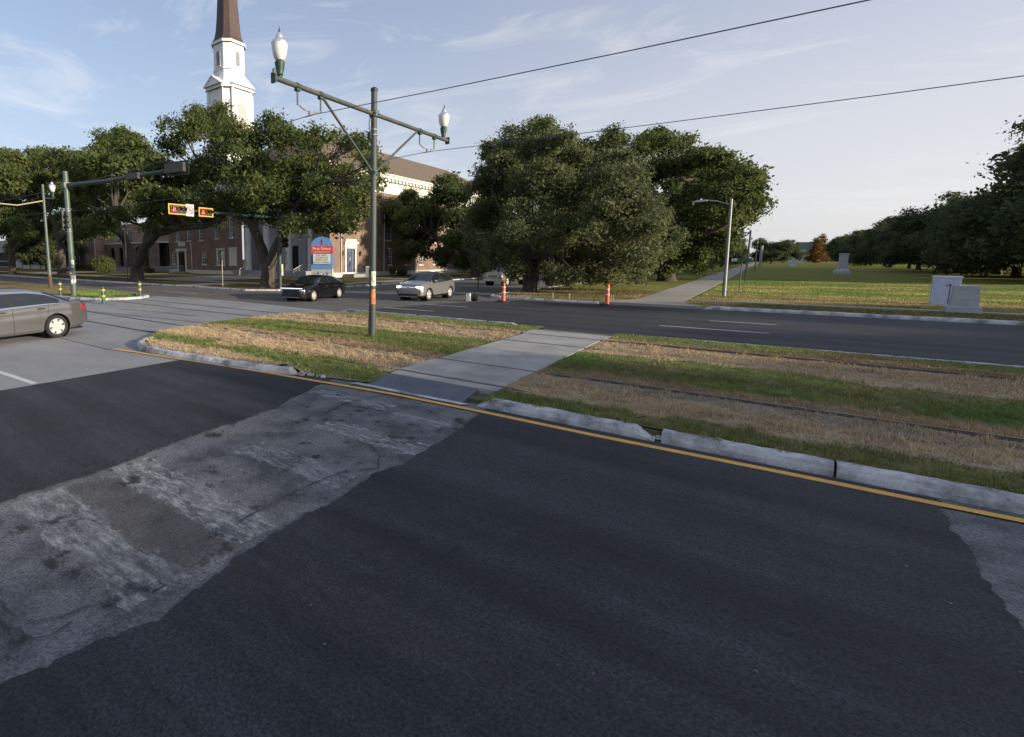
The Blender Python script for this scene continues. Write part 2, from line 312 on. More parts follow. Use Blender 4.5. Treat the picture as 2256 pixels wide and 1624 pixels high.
# ------------------------------------------------------------------ ground, roads, kerbs, median
RY = (8.5, 10.1, 13.7, 15.3)               # the four rails
PX0, PX1 = -5.65, -3.45                    # crossing path on the median
def struct(name, mb, m, parent=None, **k):
    o = mb.build(name, m, parent, **k)
    if parent is None: tag(o, kind='structure')
    return o
gm = mat('far_ground', (0.07,0.09,0.03), 1.0, spec=0.0, c2=(0.05,0.075,0.025), scale=0.05, bump=0.3, bscale=2)
struct('ground', MB().sheet([(-2500,-1500),(2500,-1500),(2500,3500),(-2500,3500)], -0.12), gm)
road = struct('road', MB().sheet([(-400,-12),(300,-12),(300,29.9),(-13.0,29.9),(-13.9,31.5),(-13.9,240),(-27.5,240),(-27.5,27.5),(-30.5,24.5),(-400,24.5)], 0.0), ASPH_OLD)
CONCP = [(-28.5,-12),(-10.55,-12),(-10.55,6.9),(-13.4,7.2),(-15.2,9),(-16.3,11.5),(-16.4,14),(-15.4,16.6),(-13.5,17.35),(-24,18.2),(-30.5,17.4),(-29.2,12.2)]
struct('intersection_pavement', MB().sheet(CONCP, 0.005), CONC)
struct('crosswalk_pavement', MB().sheet([(-6.05,-12),(-2.9,-12),(-2.9,7.62),(-6.9,7.62),(-6.3,6.5)], 0.005), WORN)
struct('worn_lane_pavement', MB().sheet([(1.2,-12),(60,-12),(60,7.62),(1.2,7.62)], 0.005), WORN)
# new asphalt laid over the old surface, ragged at its edges
A1 = struct('asphalt_overlay', MB().prism(jag([(-5.62,-12),(-5.60,1.3),(-5.64,2.6),(-5.83,3.8),(-5.92,5.3),(-6.2,6.05),(-6.45,6.9),(-6.55,7.4),(-8.4,6.93),(-10.58,6.62),(-10.6,-12)], 0.045, 0.016, 3, skip=(7,8,9,10)), 0.006, 0.017), ASPH)
A2 = struct('asphalt_overlay', MB().prism(jag([(1.46,-12),(1.47,5.2),(1.45,6.2),(1.47,7.5),(-3.35,7.5),(-3.18,6.6),(-3.12,5.6),(-3.10,4.8),(-3.2,4.3),(-3.13,3.7),(-3.15,2.7),(-3.06,2.2),(-2.95,1.5),(-3.1,0.8),(-3.1,-12)], 0.04, 0.017, 7, skip=(3,)), 0.006, 0.017), ASPH)
A3 = struct('asphalt_overlay', MB().prism(jag([(140,17.2),(140,29.7),(-10.5,29.55),(-12.0,27.5),(-13.4,24.5),(-14.2,21.0),(-14.6,17.6)], 0.2, 0.03, 9, skip=(0,1,6)), 0.006, 0.014), ASPH)
# painted markings
def ribbon(name, pts, wd, z, m, parent=None):
    mb = MB(); P = [Vector((p[0],p[1],0)) for p in pts]; vs = []
    for i, p in enumerate(P):
        t = (P[min(i+1,len(P)-1)] - P[max(i-1,0)]).normalized(); n = t.cross(ZU); vs += [p+n*wd/2+ZU*z, p-n*wd/2+ZU*z]
    mb.add(vs, [(2*i,2*i+2,2*i+3,2*i+1) for i in range(len(P)-1)])
    return tag(mb.build(name, m, parent), kind='structure')
ribbon('yellow_line', [(-13.25,6.2),(-12.3,6.36),(-11.1,6.51),(-9.9,6.72),(-8.85,6.84),(-7.84,6.97),(-6.62,7.09),(-5.98,7.16),(-4.93,7.26),(-3.76,7.28),(-3.28,7.29),(-1.69,7.27),(0.21,7.32),(1.26,7.33),(2,7.35),(60,7.5)], 0.115, 0.0215, YPAINT)
for (x0,x1,y) in ((-12.6,-10.72,3.38),):
    ribbon('lane_dash', [(x0,y-.06),(x1,y+.06)], 0.12, 0.0095, WPAINT)
for (x0,x1,y) in ((-2.9,0.15,21.25),(-1.65,0.35,24.2),(-14.5,-11.7,20.4),(-13.8,-11.4,23.3),(9,12,21.2),(-26.5,-28.9,18.0),(-30.1,-34.5,20.2),(-38.2,-49,18.1),(-40,-44,21.2)):
    ribbon('lane_dash', [(x0,y),(x1,y)], 0.1, 0.0195, WPAINT)
ribbon('yellow_line', [(-6.6,17.42),(-5,17.34),(-3.6,17.3),(-2.6,17.34)], 0.09, 0.0195, YPAINT)
WB = worn('worn_white_paint', (0.40,0.41,0.42), 0.55, 0.10, 6.5, stretch=(0.6,1.6,1))
WB2 = worn('faint_white_paint', (0.36,0.375,0.39), 0.56, 0.12, 5.0, stretch=(0.6,1.8,1))
for (x0,x1,y0,y1,m_) in ((-5.62,-3.2,2.45,2.95,WB),(-5.55,-3.15,1.45,1.95,WB2),(-4.85,-3.1,5.05,5.5,WB),(-4.95,-3.3,3.75,4.2,WB2),(-6.2,-4.45,6.35,6.72,WB),(-4.3,-3.3,6.2,6.5,WB2)):
    tag(MB().sheet(jag([(x0,y0),(x1,y0),(x1,y1),(x0,y1)],0.06,0.03,int(y0*10)), 0.0095).build('crosswalk_bar', m_), kind='structure')
BRN = worn('brown_aggregate', (0.085,0.077,0.070), 0.52, 0.2, 6.0, amax=0.62)
tag(MB().sheet(jag([(-5.5,1.98),(-3.25,1.92),(-3.2,2.5),(-5.45,2.42)],0.06,0.035,2), 0.0135).build('pavement_patch', BRN), kind='structure')
TAR = worn('tar_spots', (0.025,0.026,0.03), 0.60, 0.03, 2.6)
tag(MB().add([(-5.9,-1,0.0175),(-3.2,-1,0.0175),(-3.2,7.0,0.0175),(-6.1,7.0,0.0175)],[(0,1,2,3)]).build('tar_stain', TAR), kind='structure')
CRACK = mat('crack_filler', (0.048,0.048,0.05), 0.9)
def crack(pts, wd, seed):
    rn = random.Random(seed); P = []
    for i in range(len(pts)-1):
        a = Vector(pts[i]); b = Vector(pts[i+1]); n = max(2,int((b-a).length/0.08))
        for k in range(n): q = a.lerp(b, k/n); P.append((q.x+rn.uniform(-.014,.014), q.y+rn.uniform(-.014,.014)))
    P.append(pts[-1])
    mb = MB(); vs = []
    for i, p in enumerate(P):
        t = (Vector(P[min(i+1,len(P)-1)])-Vector(P[max(i-1,0)])); t = Vector((t.x,t.y,0)).normalized(); n = t.cross(ZU); h = wd*rn.uniform(.15,1.1)
        vs += [(p[0]+n.x*h/2,p[1]+n.y*h/2,0.0205),(p[0]-n.x*h/2,p[1]-n.y*h/2,0.0205)]
    mb.add(vs, [(2*i,2*i+2,2*i+3,2*i+1) for i in range(len(P)-1)])
    tag(mb.build('pavement_crack', CRACK), kind='structure')
def GP(u,v): g = G(u,v); return (g.x,g.y)
crack([GP(520,1155),GP(640,1090),GP(760,1040),GP(830,1035),GP(835,1005),GP(820,985),GP(760,965)], 0.024, 1)
crack([GP(-40,1310),GP(0,1330),GP(30,1360),GP(70,1375),GP(130,1365),GP(200,1340),GP(250,1335)], 0.018, 2)
crack([GP(-20,1360),GP(40,1395),GP(70,1410),GP(110,1405),GP(160,1375)], 0.02, 3)
crack([GP(720,910),GP(760,890),GP(850,870)], 0.03, 4)
# skid marks and joints on the concrete
SK = worn('skid_rubber', (0.10,0.10,0.102), 0.52, 0.2, 2.2)
ribbon('skid_mark', [(-24,11.6),(-21,12.1),(-18.5,12.2)], 0.16, 0.0095, SK)
JT = mat('joint_tar', (0.05,0.05,0.052), 0.9)
ribbon('pavement_joint', [(-28,6.05),(-13.2,6.1)], 0.03, 0.0105, JT)
ribbon('pavement_joint', [(-20.5,-9),(-20.6,17)], 0.03, 0.0105, JT)
# --- median ground with its own colours (mown green, straw between the rails)
def med_h(x, y):                            # height of the median ground
    h = np.full(np.shape(x), 0.135)
    nose = np.clip((x+16.2)/3.0, 0, 1); h = np.where(x < -10, 0.03+0.105*nose, h)
    edge = np.clip((17.45-y)/0.35, 0, 1); h = h*(0.25+0.75*edge)
    ramp = np.clip((y-7.38)/0.75, 0, 1); gapx = np.clip((x+7.5)/0.3, 0, 1)*np.clip((-5.3-x)/0.2, 0, 1) + np.clip((x+3.6)/0.1, 0, 1)*np.clip((-3.25-x)/0.2, 0, 1)
    return h*(1-gapx) + (0.015+(h-0.015)*ramp)*gapx
GREEN = np.array((0.092,0.135,0.036)); GREEN2 = np.array((0.125,0.150,0.048)); STRAW = np.array((0.33,0.255,0.165)); BROWN = np.array((0.15,0.105,0.062)); DIRT = np.array((0.19,0.175,0.155)); OLIVE = np.array((0.15,0.132,0.058))
def med_col(x, y, s=0):
    p = np.stack([x*0.55, y*1.6, np.zeros_like(x)+s], 1); n1 = noise3(p, 1); n2 = noise3(p*3.1, 2); n3 = noise3(p*np.array((0.35,0.9,1)), 3)
    yy = y + (n1-0.5)*0.55 + (n2-0.5)*0.3
    rt = 1/(1+np.exp(-(x+1.6)*1.3))          # drier to the right
    c = np.tile(STRAW, (len(x),1)).astype(float)
    def put(mask, colr, a): c[mask] = c[mask]*(1-a[mask][:,None]) + colr*a[mask][:,None]
    one = np.ones(len(x))
    gmask = ((yy > 7.4) & (yy < 8.35)) | ((yy > 10.75) & (yy < 13.15)) | (yy > 15.85)
    g = np.where(n3[:,None] > 0.5, GREEN, GREEN2)
    c[gmask] = g[gmask]
    dry = gmask & (n1*0.6+n2*0.25+n3*0.4 > 0.78-0.24*rt); put(dry, OLIVE, 0.75*one)
    put((yy > 10.1) & (yy <= 10.75), BROWN, 0.55*one)
    put((yy > 15.3) & (yy <= 15.95), BROWN, 0.35+0.6*rt)
    put((yy > 15.95), BROWN*1.2, 0.55*rt*(n1 > 0.45))
    put((yy > 7.4) & (yy < 8.3), OLIVE, 0.15+0.45*rt)
    put((yy > 8.4) & (yy < 10.1) & (n2*0.5+n3*0.6 > 0.70-0.12*rt), DIRT, 0.6*one)
    put((yy > 13.7) & (yy < 15.3) & (n2 > 0.62), BROWN*1.3, 0.5*one)
    c *= (0.80+0.4*n2)[:,None]; return c
def inside_path(x, y): return (x > PX0) & (x < PX1)
def med_left(y): return np.interp(y, (6.9,7.3,8.5,11,13.7,15.4,16.2,17.3), (-12.6,-13.7,-15.0,-15.9,-16.3,-15.8,-14.6,-12.5))
def med_front(x): return np.interp(x, (-14.3,-13.7,-13,-11.7,-9.85,-8.27,-7.1,-6.6,-5.6,-3.5,-3.0,60), (7.8,7.2,6.88,6.72,6.9,7.12,7.42,7.45,7.6,7.6,7.72,7.8))
def med_back(x): return np.interp(x, (-15,-13,-6,5,60), (17.0,17.4,17.42,17.75,18.0))
GRND = vcol_mat('median_turf', 0.95, 0.9, 26, jitter=0.35)
def med_sheet(xs, t):
    X, T = np.meshgrid(xs, t, indexing='ij'); Y = med_front(X) + (med_back(X)-med_front(X))*T
    X2 = np.maximum(X, med_left(Y)); Z = med_h(X2, Y) + 0.02*(noise3(np.stack([X2.ravel()*2,Y.ravel()*2,X2.ravel()*0],1),5).reshape(X.shape)-0.5)
    V = np.stack([X2.ravel(),Y.ravel(),Z.ravel()],1); n, k = X.shape; I = np.arange(n*k).reshape(n,k)
    Q = np.stack([I[:-1,:-1].ravel(),I[1:,:-1].ravel(),I[1:,1:].ravel(),I[:-1,1:].ravel()],1)
    ar = np.abs((V[Q[:,0],0]-V[Q[:,2],0])) > 1e-5; Q = Q[ar]
    return fast_mesh('median_lawn', V, Q, GRND, med_col(V[:,0], V[:,1]))
for xs in (np.arange(-16.4, PX0+.03, 0.1), np.concatenate([np.arange(PX1, 9, 0.1), np.arange(9, 70, 1.5)])):
    tag(link('median_lawn', med_sheet(xs, np.linspace(0,1,95))), kind='structure')
tag(MB().box(PX0,PX1,7.75,17.3,-0.02,0.06).build('median_bed', EARTH), kind='structure')
tag(MB().prism([(-1.4,7.68),(-1.4,7.9),(-0.6,7.9),(-0.6,7.68)], -0.02, 0.115).build('median_bed', EARTH), kind='structure')
# blades: short mown turf and longer dry tufts
BLADE = vcol_mat('grass_blades', 0.8, trans=0.25)
def blades(name, n, xr, yr, colf, zf, keep=None, h=(0.03,0.06), wd=0.007, seed=0, tall=None, parent=None):
    rg = np.random.default_rng(seed); x = rg.uniform(*xr, n); y = rg.uniform(*yr, n)
    if keep is not None:
        k = keep(x, y); x, y = x[k], y[k]
    n = len(x); hh = rg.uniform(*h, n)
    if tall is not None: hh *= tall(x, y)
    a = rg.uniform(0, 2*np.pi, n); ln = rg.normal(0, 0.55, n)*hh; la = rg.uniform(0, 2*np.pi, n); ww = wd*rg.uniform(.6,1.4,n)
    z = zf(x, y)-0.006; dx, dy = np.cos(a)*ww, np.sin(a)*ww
    V = np.empty((n,3,3)); V[:,0] = np.stack([x-dx,y-dy,z],1); V[:,1] = np.stack([x+dx,y+dy,z],1); V[:,2] = np.stack([x+ln*np.cos(la),y+ln*np.sin(la),z+hh],1)
    c = colf(x+rg.normal(0,.12,n), y+rg.normal(0,.13,n))*rg.uniform(.65,1.5,n)[:,None]; C = np.repeat(c,3,0)
    o = link(name, fast_mesh(name, V.reshape(-1,3), np.arange(n*3).reshape(-1,3), BLADE, C), None, parent); return o
def keep_med(x, y):
    pth = inside_path(x, y) & (noise3(np.stack([x*4,y*4,x*0],1),8) < 2); ed = 0.18*(noise3(np.stack([x*2,y*2,x*0],1),9)-0.35)
    k = (y > med_front(x)+0.03) & (y < med_back(x)-0.02) & (x > med_left(y)+0.05) & ~((x > PX0-ed) & (x < PX1+ed))
    for i, ry in enumerate(RY):               # the running rails stay open, the other two are half grown over
        wdt = (0.05,0.10,0.05,0.09)[i]; k &= ~((np.abs(y-ry) < wdt) & ((i in (1,3)) | (noise3(np.stack([x*1.5,y,x*0],1),4) < 0.42)))
    return k
def tall_med(x, y):
    yy = y; st = ((yy > 8.45) & (yy < 10.1)) | ((yy > 13.7) & (yy < 15.2)); n = noise3(np.stack([x*3.5,y*3.5,x*0],1),6); return np.where(st, 0.5+2.0*n*n, 0.6+0.8*n)
def dens_keep(x, y): return keep_med(x, y) & (noise3(np.stack([x*5,y*5,x*0],1),12) > 0.28)
tag(blades('median_grass', 210000, (-16.2,5.5), (7.0,12.4), lambda x,y: med_col(x,y)*1.45, med_h, dens_keep, (0.03,0.06), 0.0065, 1, tall_med), 'short mown green and straw grass between the streetcar rails', 'grass', kind='stuff')
tag(blades('median_grass', 110000, (-16.2,9), (12.4,17.5), lambda x,y: med_col(x,y)*1.35, med_h, dens_keep, (0.035,0.065), 0.009, 2, tall_med), 'short mown grass on the far half of the streetcar median', 'grass', kind='stuff')
# ragged tufts standing above the mown turf, and grass leaning over the kerb
def tufts(name, n, per, xr, yr, h, seed, keep, label):
    rg = np.random.default_rng(seed); x = rg.uniform(*xr, n); y = rg.uniform(*yr, n); k = keep(x, y); x, y = x[k], y[k]; n = len(x)
    X = np.repeat(x, per)+rg.normal(0,.035,n*per); Y = np.repeat(y, per)+rg.normal(0,.03,n*per); c = np.repeat(med_col(x, y), per, 0)*1.5*rg.uniform(.55,1.5,n*per)[:,None]; m = n*per
    hh = rg.uniform(*h, m)*np.repeat(rg.uniform(.5,1.3,n), per); a = rg.uniform(0,6.28,m); la = rg.uniform(0,6.28,m); ln = np.abs(rg.normal(0,.6,m))*hh; z = med_h(X, Y)-.01; w_ = .005
    V = np.empty((m,3,3)); V[:,0] = np.stack([X-np.cos(a)*w_,Y-np.sin(a)*w_,z],1); V[:,1] = np.stack([X+np.cos(a)*w_,Y+np.sin(a)*w_,z],1); V[:,2] = np.stack([X+ln*np.cos(la),Y+ln*np.sin(la),z+hh],1)
    tag(link(name, fast_mesh(name, V.reshape(-1,3), np.arange(m*3).reshape(-1,3), BLADE, np.repeat(c,3,0))), label, 'grass', kind='stuff')
tufts('tufted_grass', 3000, 26, (-15.5,6), (7.6,12), (.045,.105), 21, keep_med, 'longer ragged tufts standing above the mown median turf')
tufts('kerb_grass', 900, 22, (-13.2,4), (6.6,8.2), (.06,.13), 22, lambda x, y: (np.abs(y-med_front(x)-.03) < .10) & ~((x > -7.4) & (x < -3.4)), 'ragged grass leaning over the back of the median kerb')
# --- the rails
def rail_z(x, i=1):
    if i in (0,2) and x > -2.5: return 0.112
    if x > -2.5: return 0.182
    return 0.02 if x < -16.2 else (0.02+0.135*min(1,(x+16.2)/3.0) if x < -10 else 0.155)
for i, ry in enumerate(RY):
    xs = [-120,-40,-17] + [x*0.5-16.5 for x in range(14)] + [-9,-3.2,-2.4,0,30,90]; mb = MB(); vs = []
    for x in xs:
        z = rail_z(x, i); t = 0.014 if x < -16 else 0.02
        vs += [(x,ry-0.035,z-0.15),(x,ry-0.035,z),(x,ry+0.0,z+0.0),(x,ry+0.0,z-t),(x,ry+0.03,z-t),(x,ry+0.03,z-0.15)]
    fs = []
    for k in range(len(xs)-1):
        for j in range(5): fs.append((k*6+j,k*6+j+1,k*6+6+j+1,k*6+6+j))
    mb.add(vs, fs); o = mb.build('streetcar_rail', RAIL)
    tag(o, ('steel streetcar rail half hidden in straw beside the yellow line', 'bare steel streetcar rail along the near edge of the central green strip', 'steel streetcar rail half hidden in straw beyond the central green strip', 'steel streetcar rail beside the far roadway edge of the median')[i], 'rail')
GROOVE = mat('rail_groove_dirt', (0.035,0.035,0.038), 0.9)
for ry in RY: ribbon('rail_groove', [(-29,ry),(-16.1,ry)], 0.11, 0.0115, GROOVE)
# --- crossing path: slabs between the rails, tactile plates at both ends
cp = empty('median_path', (0,0,0)); tag(cp, kind='structure')
prev = 8.14
for y1 in (8.455, None, 10.05, None, 13.655, None, 15.255, None, 16.28):
    if y1 is None: prev += 0.10; continue
    rn = random.Random(int(y1*10)); e = 0.0
    cut = [prev, (prev+y1)/2, y1] if y1-prev > 3 else [prev, y1]
    for a_, b_ in zip(cut, cut[1:]): MB().box(PX0+rn.uniform(-.05,.05), PX1+rn.uniform(-.05,.05), a_+.006, b_-.006, 0.02, 0.157+rn.uniform(-.003,.003)).build('path_slab', PATHC, cp, bevel=0.008)
    prev = y1
PLATE = mat('tactile_plate', (0.085,0.10,0.135), 0.7, c2=(0.12,0.135,0.165), scale=3, bump=0.2)
def plate(y0, y1, z0, z1, x0, x1):
    p = MB().add([(x0,y0,z0),(x1,y0,z0),(x1,y1,z1),(x0,y1,z1),(x0,y0,-.02),(x1,y0,-.02),(x1,y1,-.02),(x0,y1,-.02)],[(0,1,2,3),(0,4,5,1),(1,5,6,2),(2,6,7,3),(3,7,4,0)]).build('tactile_plate', PLATE, cp)
    mb = MB(); ny = int((y1-y0)/0.065)
    for i in range(int((x1-x0)/0.065)):
        for j in range(ny):
            cx_ = x0+0.033+i*0.065; t = (j+.5)/ny; cy_ = y0+(y1-y0)*t; z = z0+(z1-z0)*t; r1, r2 = 0.017, 0.010
            mb.add([(cx_-r1,cy_-r1,z),(cx_+r1,cy_-r1,z),(cx_+r1,cy_+r1,z),(cx_-r1,cy_+r1,z),(cx_-r2,cy_-r2,z+.007),(cx_+r2,cy_-r2,z+.007),(cx_+r2,cy_+r2,z+.007),(cx_-r2,cy_+r2,z+.007)],[(4,5,6,7),(0,1,5,4),(1,2,6,5),(2,3,7,6),(3,0,4,7)])
    tag(mb.build('tactile_dome', PLATE, p), kind='stuff')
plate(7.52, 8.14, 0.022, 0.135, -5.75, -3.75)
plate(16.28, 17.15, 0.15, 0.04, PX0, PX1)
MB().add([(-6.05,7.36,0.024),(-3.7,7.42,0.024),(-3.6,7.52,0.03),(-5.95,7.5,0.03)],[(0,1,2,3)]).build('gutter_edge', KERB, cp)
# --- kerbs
kb = empty('kerb', (0,0,0)); tag(kb, kind='structure')
def kerb_piece(path, hgt=0.15, top=0.175, back=0.02, seed=0, ends=(0,0), z0=-0.03, name='kerb_stone', parent=None, m=None):
    rn = random.Random(seed); P = [Vector((p[0],p[1],0)) for p in path]; Q = []
    for i in range(len(P)-1):
        n = max(1,int((P[i+1]-P[i]).length/0.12))
        for k in range(n): Q.append(P[i].lerp(P[i+1],k/n))
    Q.append(P[-1]); vs = []; fs = []
    for i, p in enumerate(Q):
        t = (Q[min(i+1,len(Q)-1)]-Q[max(i-1,0)]).normalized(); n = Vector((-t.y,t.x,0))    # n points to the back
        h = hgt
        d0 = (p-Q[0]).length; d1 = (p-Q[-1]).length
        if ends[0]: h *= min(1, 0.12+d0/ends[0])
        if ends[1]: h *= min(1, 0.12+d1/ends[1])
        chip = rn.uniform(.01,.035) if rn.random() < .10 else 0; j = lambda a: rn.uniform(-a,a)
        vs += [p+ZU*z0, p+n*(0.005+j(.006))+ZU*(h*0.45), p+n*(0.035+j(.008)+chip*.5)+ZU*(h-0.018+j(.005)-chip), p+n*(0.06+j(.010)+chip)+ZU*(h+j(.004)-chip*.3), p+n*(top+j(.008))+ZU*(h+0.002+j(.004)), p+n*(top+back)+ZU*z0]
    for i in range(len(Q)-1):
        for k in range(5): fs.append((i*6+k,(i+1)*6+k,(i+1)*6+k+1,i*6+k+1))
    fs += [tuple(range(5,-1,-1)), tuple((len(Q)-1)*6+k for k in range(6))]
    return MB().add(vs,fs).build(name, m or KERB, parent or kb)
for k, (a,b,e) in enumerate(((-3.5,-0.98,(0.28,0.24)),(-0.9,0.735,(0,0)),(0.76,3.6,(0,0)),(3.62,6.6,(0,0)),(6.62,12,(0,0)),(12.02,40,(0,0)))):
    kerb_piece([(a,7.55+0.004*(a+3)),(b,7.55+0.004*(b+3))], seed=k, ends=e)
LP = [(-13.95,7.75),(-13.75,7.28),(-13.3,6.88),(-12.6,6.6),(-11.7,6.5),(-10.8,6.56),(-9.85,6.7),(-9.0,6.79),(-8.27,6.9),(-7.35,7.16)]
kerb_piece(LP[:4], seed=11, ends=(0.3,0)); kerb_piece(LP[3:7], seed=12); kerb_piece(LP[6:], seed=13, ends=(0,0.12))
rn = random.Random(5)
for k in range(9):                            # broken bits where the kerb ends, and in the gap
    if k < 6: c = Vector((-7.28+k*0.1+rn.uniform(-.03,.03), 7.26+k*0.022+rn.uniform(-.05,.05), 0.02))
    else: c = Vector((-1.06+(k-6)*0.06, 7.62+rn.uniform(-.03,.05), 0.02))
    a = rn.uniform(0,3); s = rn.uniform(.03,.075); mb = MB()
    mb.add([c+Vector((math.cos(a+q*1.57+rn.uniform(-.3,.3))*s*rn.uniform(.7,1.2), math.sin(a+q*1.57)*s, 0)) for q in range(4)]+[c+Vector((math.cos(a+q*1.57+.2)*s*.7, math.sin(a+q*1.57+.2)*s*.7, s*rn.uniform(.6,1.1))) for q in range(4)],[(3,2,1,0),(4,5,6,7),(0,1,5,4),(1,2,6,5),(2,3,7,6),(3,0,4,7)])
    mb.build('kerb_fragment', KERB, kb)
kerb_piece([(-15.0,17.62),(-13,17.62),(-6.6,17.62)][::-1], 0.15, seed=21, ends=(0.2,0.6)); kerb_piece([(40,18.2),(6,17.95),(-2.6,17.65)], 0.085, seed=22, ends=(0,0.2))
# --- park side
def lawn_mat(name, a, b, c):
    m = mat(name, a, 1.0, spec=0.0, c2=b, scale=0.35, detail=9, lo=0.3, hi=0.7, speck=0.45, sscale=14, bump=1.0, bscale=9, stretch=(0.6,1.2,1)); return m
LAWN = lawn_mat('park_turf', (0.12,0.15,0.042), (0.25,0.22,0.085), None)
DRYL = lawn_mat('dry_verge_turf', (0.19,0.155,0.07), (0.28,0.22,0.115), None)
struct('park_lawn', MB().prism([(-13.7,31.5),(-12.8,30.05),(120,30.05),(120,700),(-13.7,700)], -0.1, 0.11), LAWN)
struct('park_verge', MB().sheet([(-13.4,31.6),(-12.7,30.3),(-5.9,30.3),(-5.8,39.2),(-13.4,40)], 0.118), DRYL)
struct('park_verge', MB().sheet(jag([(-3.3,34.9),(40,34.3),(40,38.6),(10,38.9),(-3.4,41.5)],0.8,0.25,4,skip=(1,)), 0.118), DRYL)
struct('park_path', MB().prism([(-7.0,29.9),(-2.3,29.9),(-3.2,31.6),(-3.45,34),(-3.6,80),(-4.4,150),(-5.5,420),(-9,420),(-6.8,120),(-5.7,34),(-6.1,31.6)], 0.0, 0.128), mat('park_path_concrete', (0.24,0.225,0.20), 0.9, c2=(0.31,0.29,0.265), scale=0.6, speck=0.12, sscale=40))
struct('pavement_strip', MB().prism([(-3.35,34.3),(60,33.2),(60,33.75),(-3.35,34.85)], 0.05, 0.127), PATHC)
struct('pavement_strip', MB().prism([(-12.6,31.0),(-6.1,31.6),(-6.0,32.2),(-13.0,31.6)], 0.05, 0.126), PATHC)
kerb_piece([(-2.4,29.88),(30,29.95),(60,30.0)], 0.15, seed=31, ends=(0.5,0)); kerb_piece([(-12.6,29.85),(-7.0,29.75)], 0.12, seed=32)
kerb_piece([(-13.95,60),(-13.9,33),(-13.7,31.0),(-13.2,30.1),(-12.6,29.85)], 0.13, seed=33)
# --- church side
CL = lawn_mat('church_turf', (0.085,0.085,0.03), (0.13,0.10,0.045), None)
struct('church_lawn', MB().prism([(-27.8,150),(-27.8,28.5),(-28.6,26.2),(-30.6,24.75),(-400,24.75),(-400,150)], -0.1, 0.11), CL)
kerb_piece([(-27.65,120),(-27.6,28.5),(-28.4,26.1),(-30.5,24.6),(-90,24.6)][::-1], 0.13, seed=34, top=0.2)
SIDEW = mat('sidewalk_concrete', (0.17,0.165,0.15), 0.9, c2=(0.23,0.22,0.20), scale=0.5, speck=0.15, sscale=30)
struct('sidewalk', MB().prism([(-300,30.3),(-29.5,30.3),(-29.5,32.4),(-300,32.4)], 0.05, 0.128), SIDEW)
struct('sidewalk', MB().prism([(-31.6,32.4),(-29.5,32.4),(-29.5,130),(-31.6,130)], 0.05, 0.128), SIDEW)
struct('sidewalk', MB().prism([(-57.5,32.4),(-46,32.4),(-46,42.6),(-57.5,42.6)], 0.05, 0.128), SIDEW)
struct('sidewalk', MB().prism([(-74.8,32.4),(-73.2,32.4),(-73.2,45),(-74.8,45)], 0.05, 0.128), SIDEW)
struct('sidewalk', MB().prism([(-38,49.3),(-31.6,49.3),(-31.6,51.2),(-38,51.2)], 0.05, 0.128), SIDEW)
struct('sidewalk', MB().prism([(-41,24.75),(-38,24.75),(-38,30.3),(-41,30.3)], 0.05, 0.128), SIDEW)
struct('sidewalk', MB().prism([(-98,32.4),(-92,32.4),(-92,50),(-98,50)], 0.05, 0.128), SIDEW)
# --- the continuing median beyond the cross street
ISL = [(-29.3,14.6),(-29.9,13.4),(-32,12.7),(-40,12.6),(-300,12.4),(-300,17.3),(-40,17.3),(-33,17.0),(-30.2,16.4),(-29.4,15.5)]
struct('median_island', MB().prism(ISL, -0.02, 0.12), DRYL)
kerb_piece([(-45,12.45),(-32,12.55),(-29.75,13.3),(-29.1,14.6),(-29.2,15.6),(-30.1,16.6),(-33,17.2),(-45,17.45)], 0.14, seed=41, z0=-0.03)
def isl_col(x, y): return np.tile(GREEN*1.6, (len(x),1))*(0.7+0.7*noise3(np.stack([x,y,x*0],1),3))[:,None]
tag(blades('island_grass', 16000, (-36.5,-30.2), (13.4,16.3), isl_col, lambda x,y: np.full(len(x),0.12), lambda x,y: noise3(np.stack([x*0.8,y*0.8,x*0],1),7) > 0.38, (0.08,0.2), 0.02, 6), 'bright green tufted grass on the traffic island behind the bollards', 'grass', kind='stuff')
# longer tufts along the park verge and kerb
def park_col(x, y): return np.where((noise3(np.stack([x*.4,y*.4,x*0],1),3) > .5)[:,None], STRAW*0.85, OLIVE)*(0.8+0.5*noise3(np.stack([x*3,y*3,x*0],1),4))[:,None]
tag(blades('verge_grass', 60000, (-13.3,14), (30.1,42), park_col, lambda x,y: np.full(len(x),0.115), lambda x,y: ~((x > -7-0) & (x < -2.3) & (y < 32)) & ~((x > -5.9) & (x < -3.3)) & ~((x > -3.4) & (np.abs(y-34.05-(-x*0.0172)) < 0.75)), (0.03,0.09), 0.02, 8), 'dry tan grass along the park kerb and sidewalk strip', 'grass', kind='stuff')

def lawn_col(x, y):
    n = noise3(np.stack([x*.25,y*.45,x*0],1),13); m = noise3(np.stack([x*1.5,y*1.5,x*0],1),14); t = np.clip((n*.7+m*.3-.42)*2.6 + np.clip((60-y)/20,0,1)*.45 + np.clip((39-y)/4,0,1)*.6, 0, 1)[:,None]  # nearer grass drier and tanner, with the low sun's brightness painted into it
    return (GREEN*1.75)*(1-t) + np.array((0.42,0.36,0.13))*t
tag(blades('lawn_grass', 120000, (-3.2,19), (35.1,72), lawn_col, lambda x,y: np.full(len(x),0.108), lambda x,y: x < .25*y+1.5, (0.04,0.10), 0.026, 18), 'sunlit and shaded mown grass of the open park lawn', 'grass', kind='stuff')
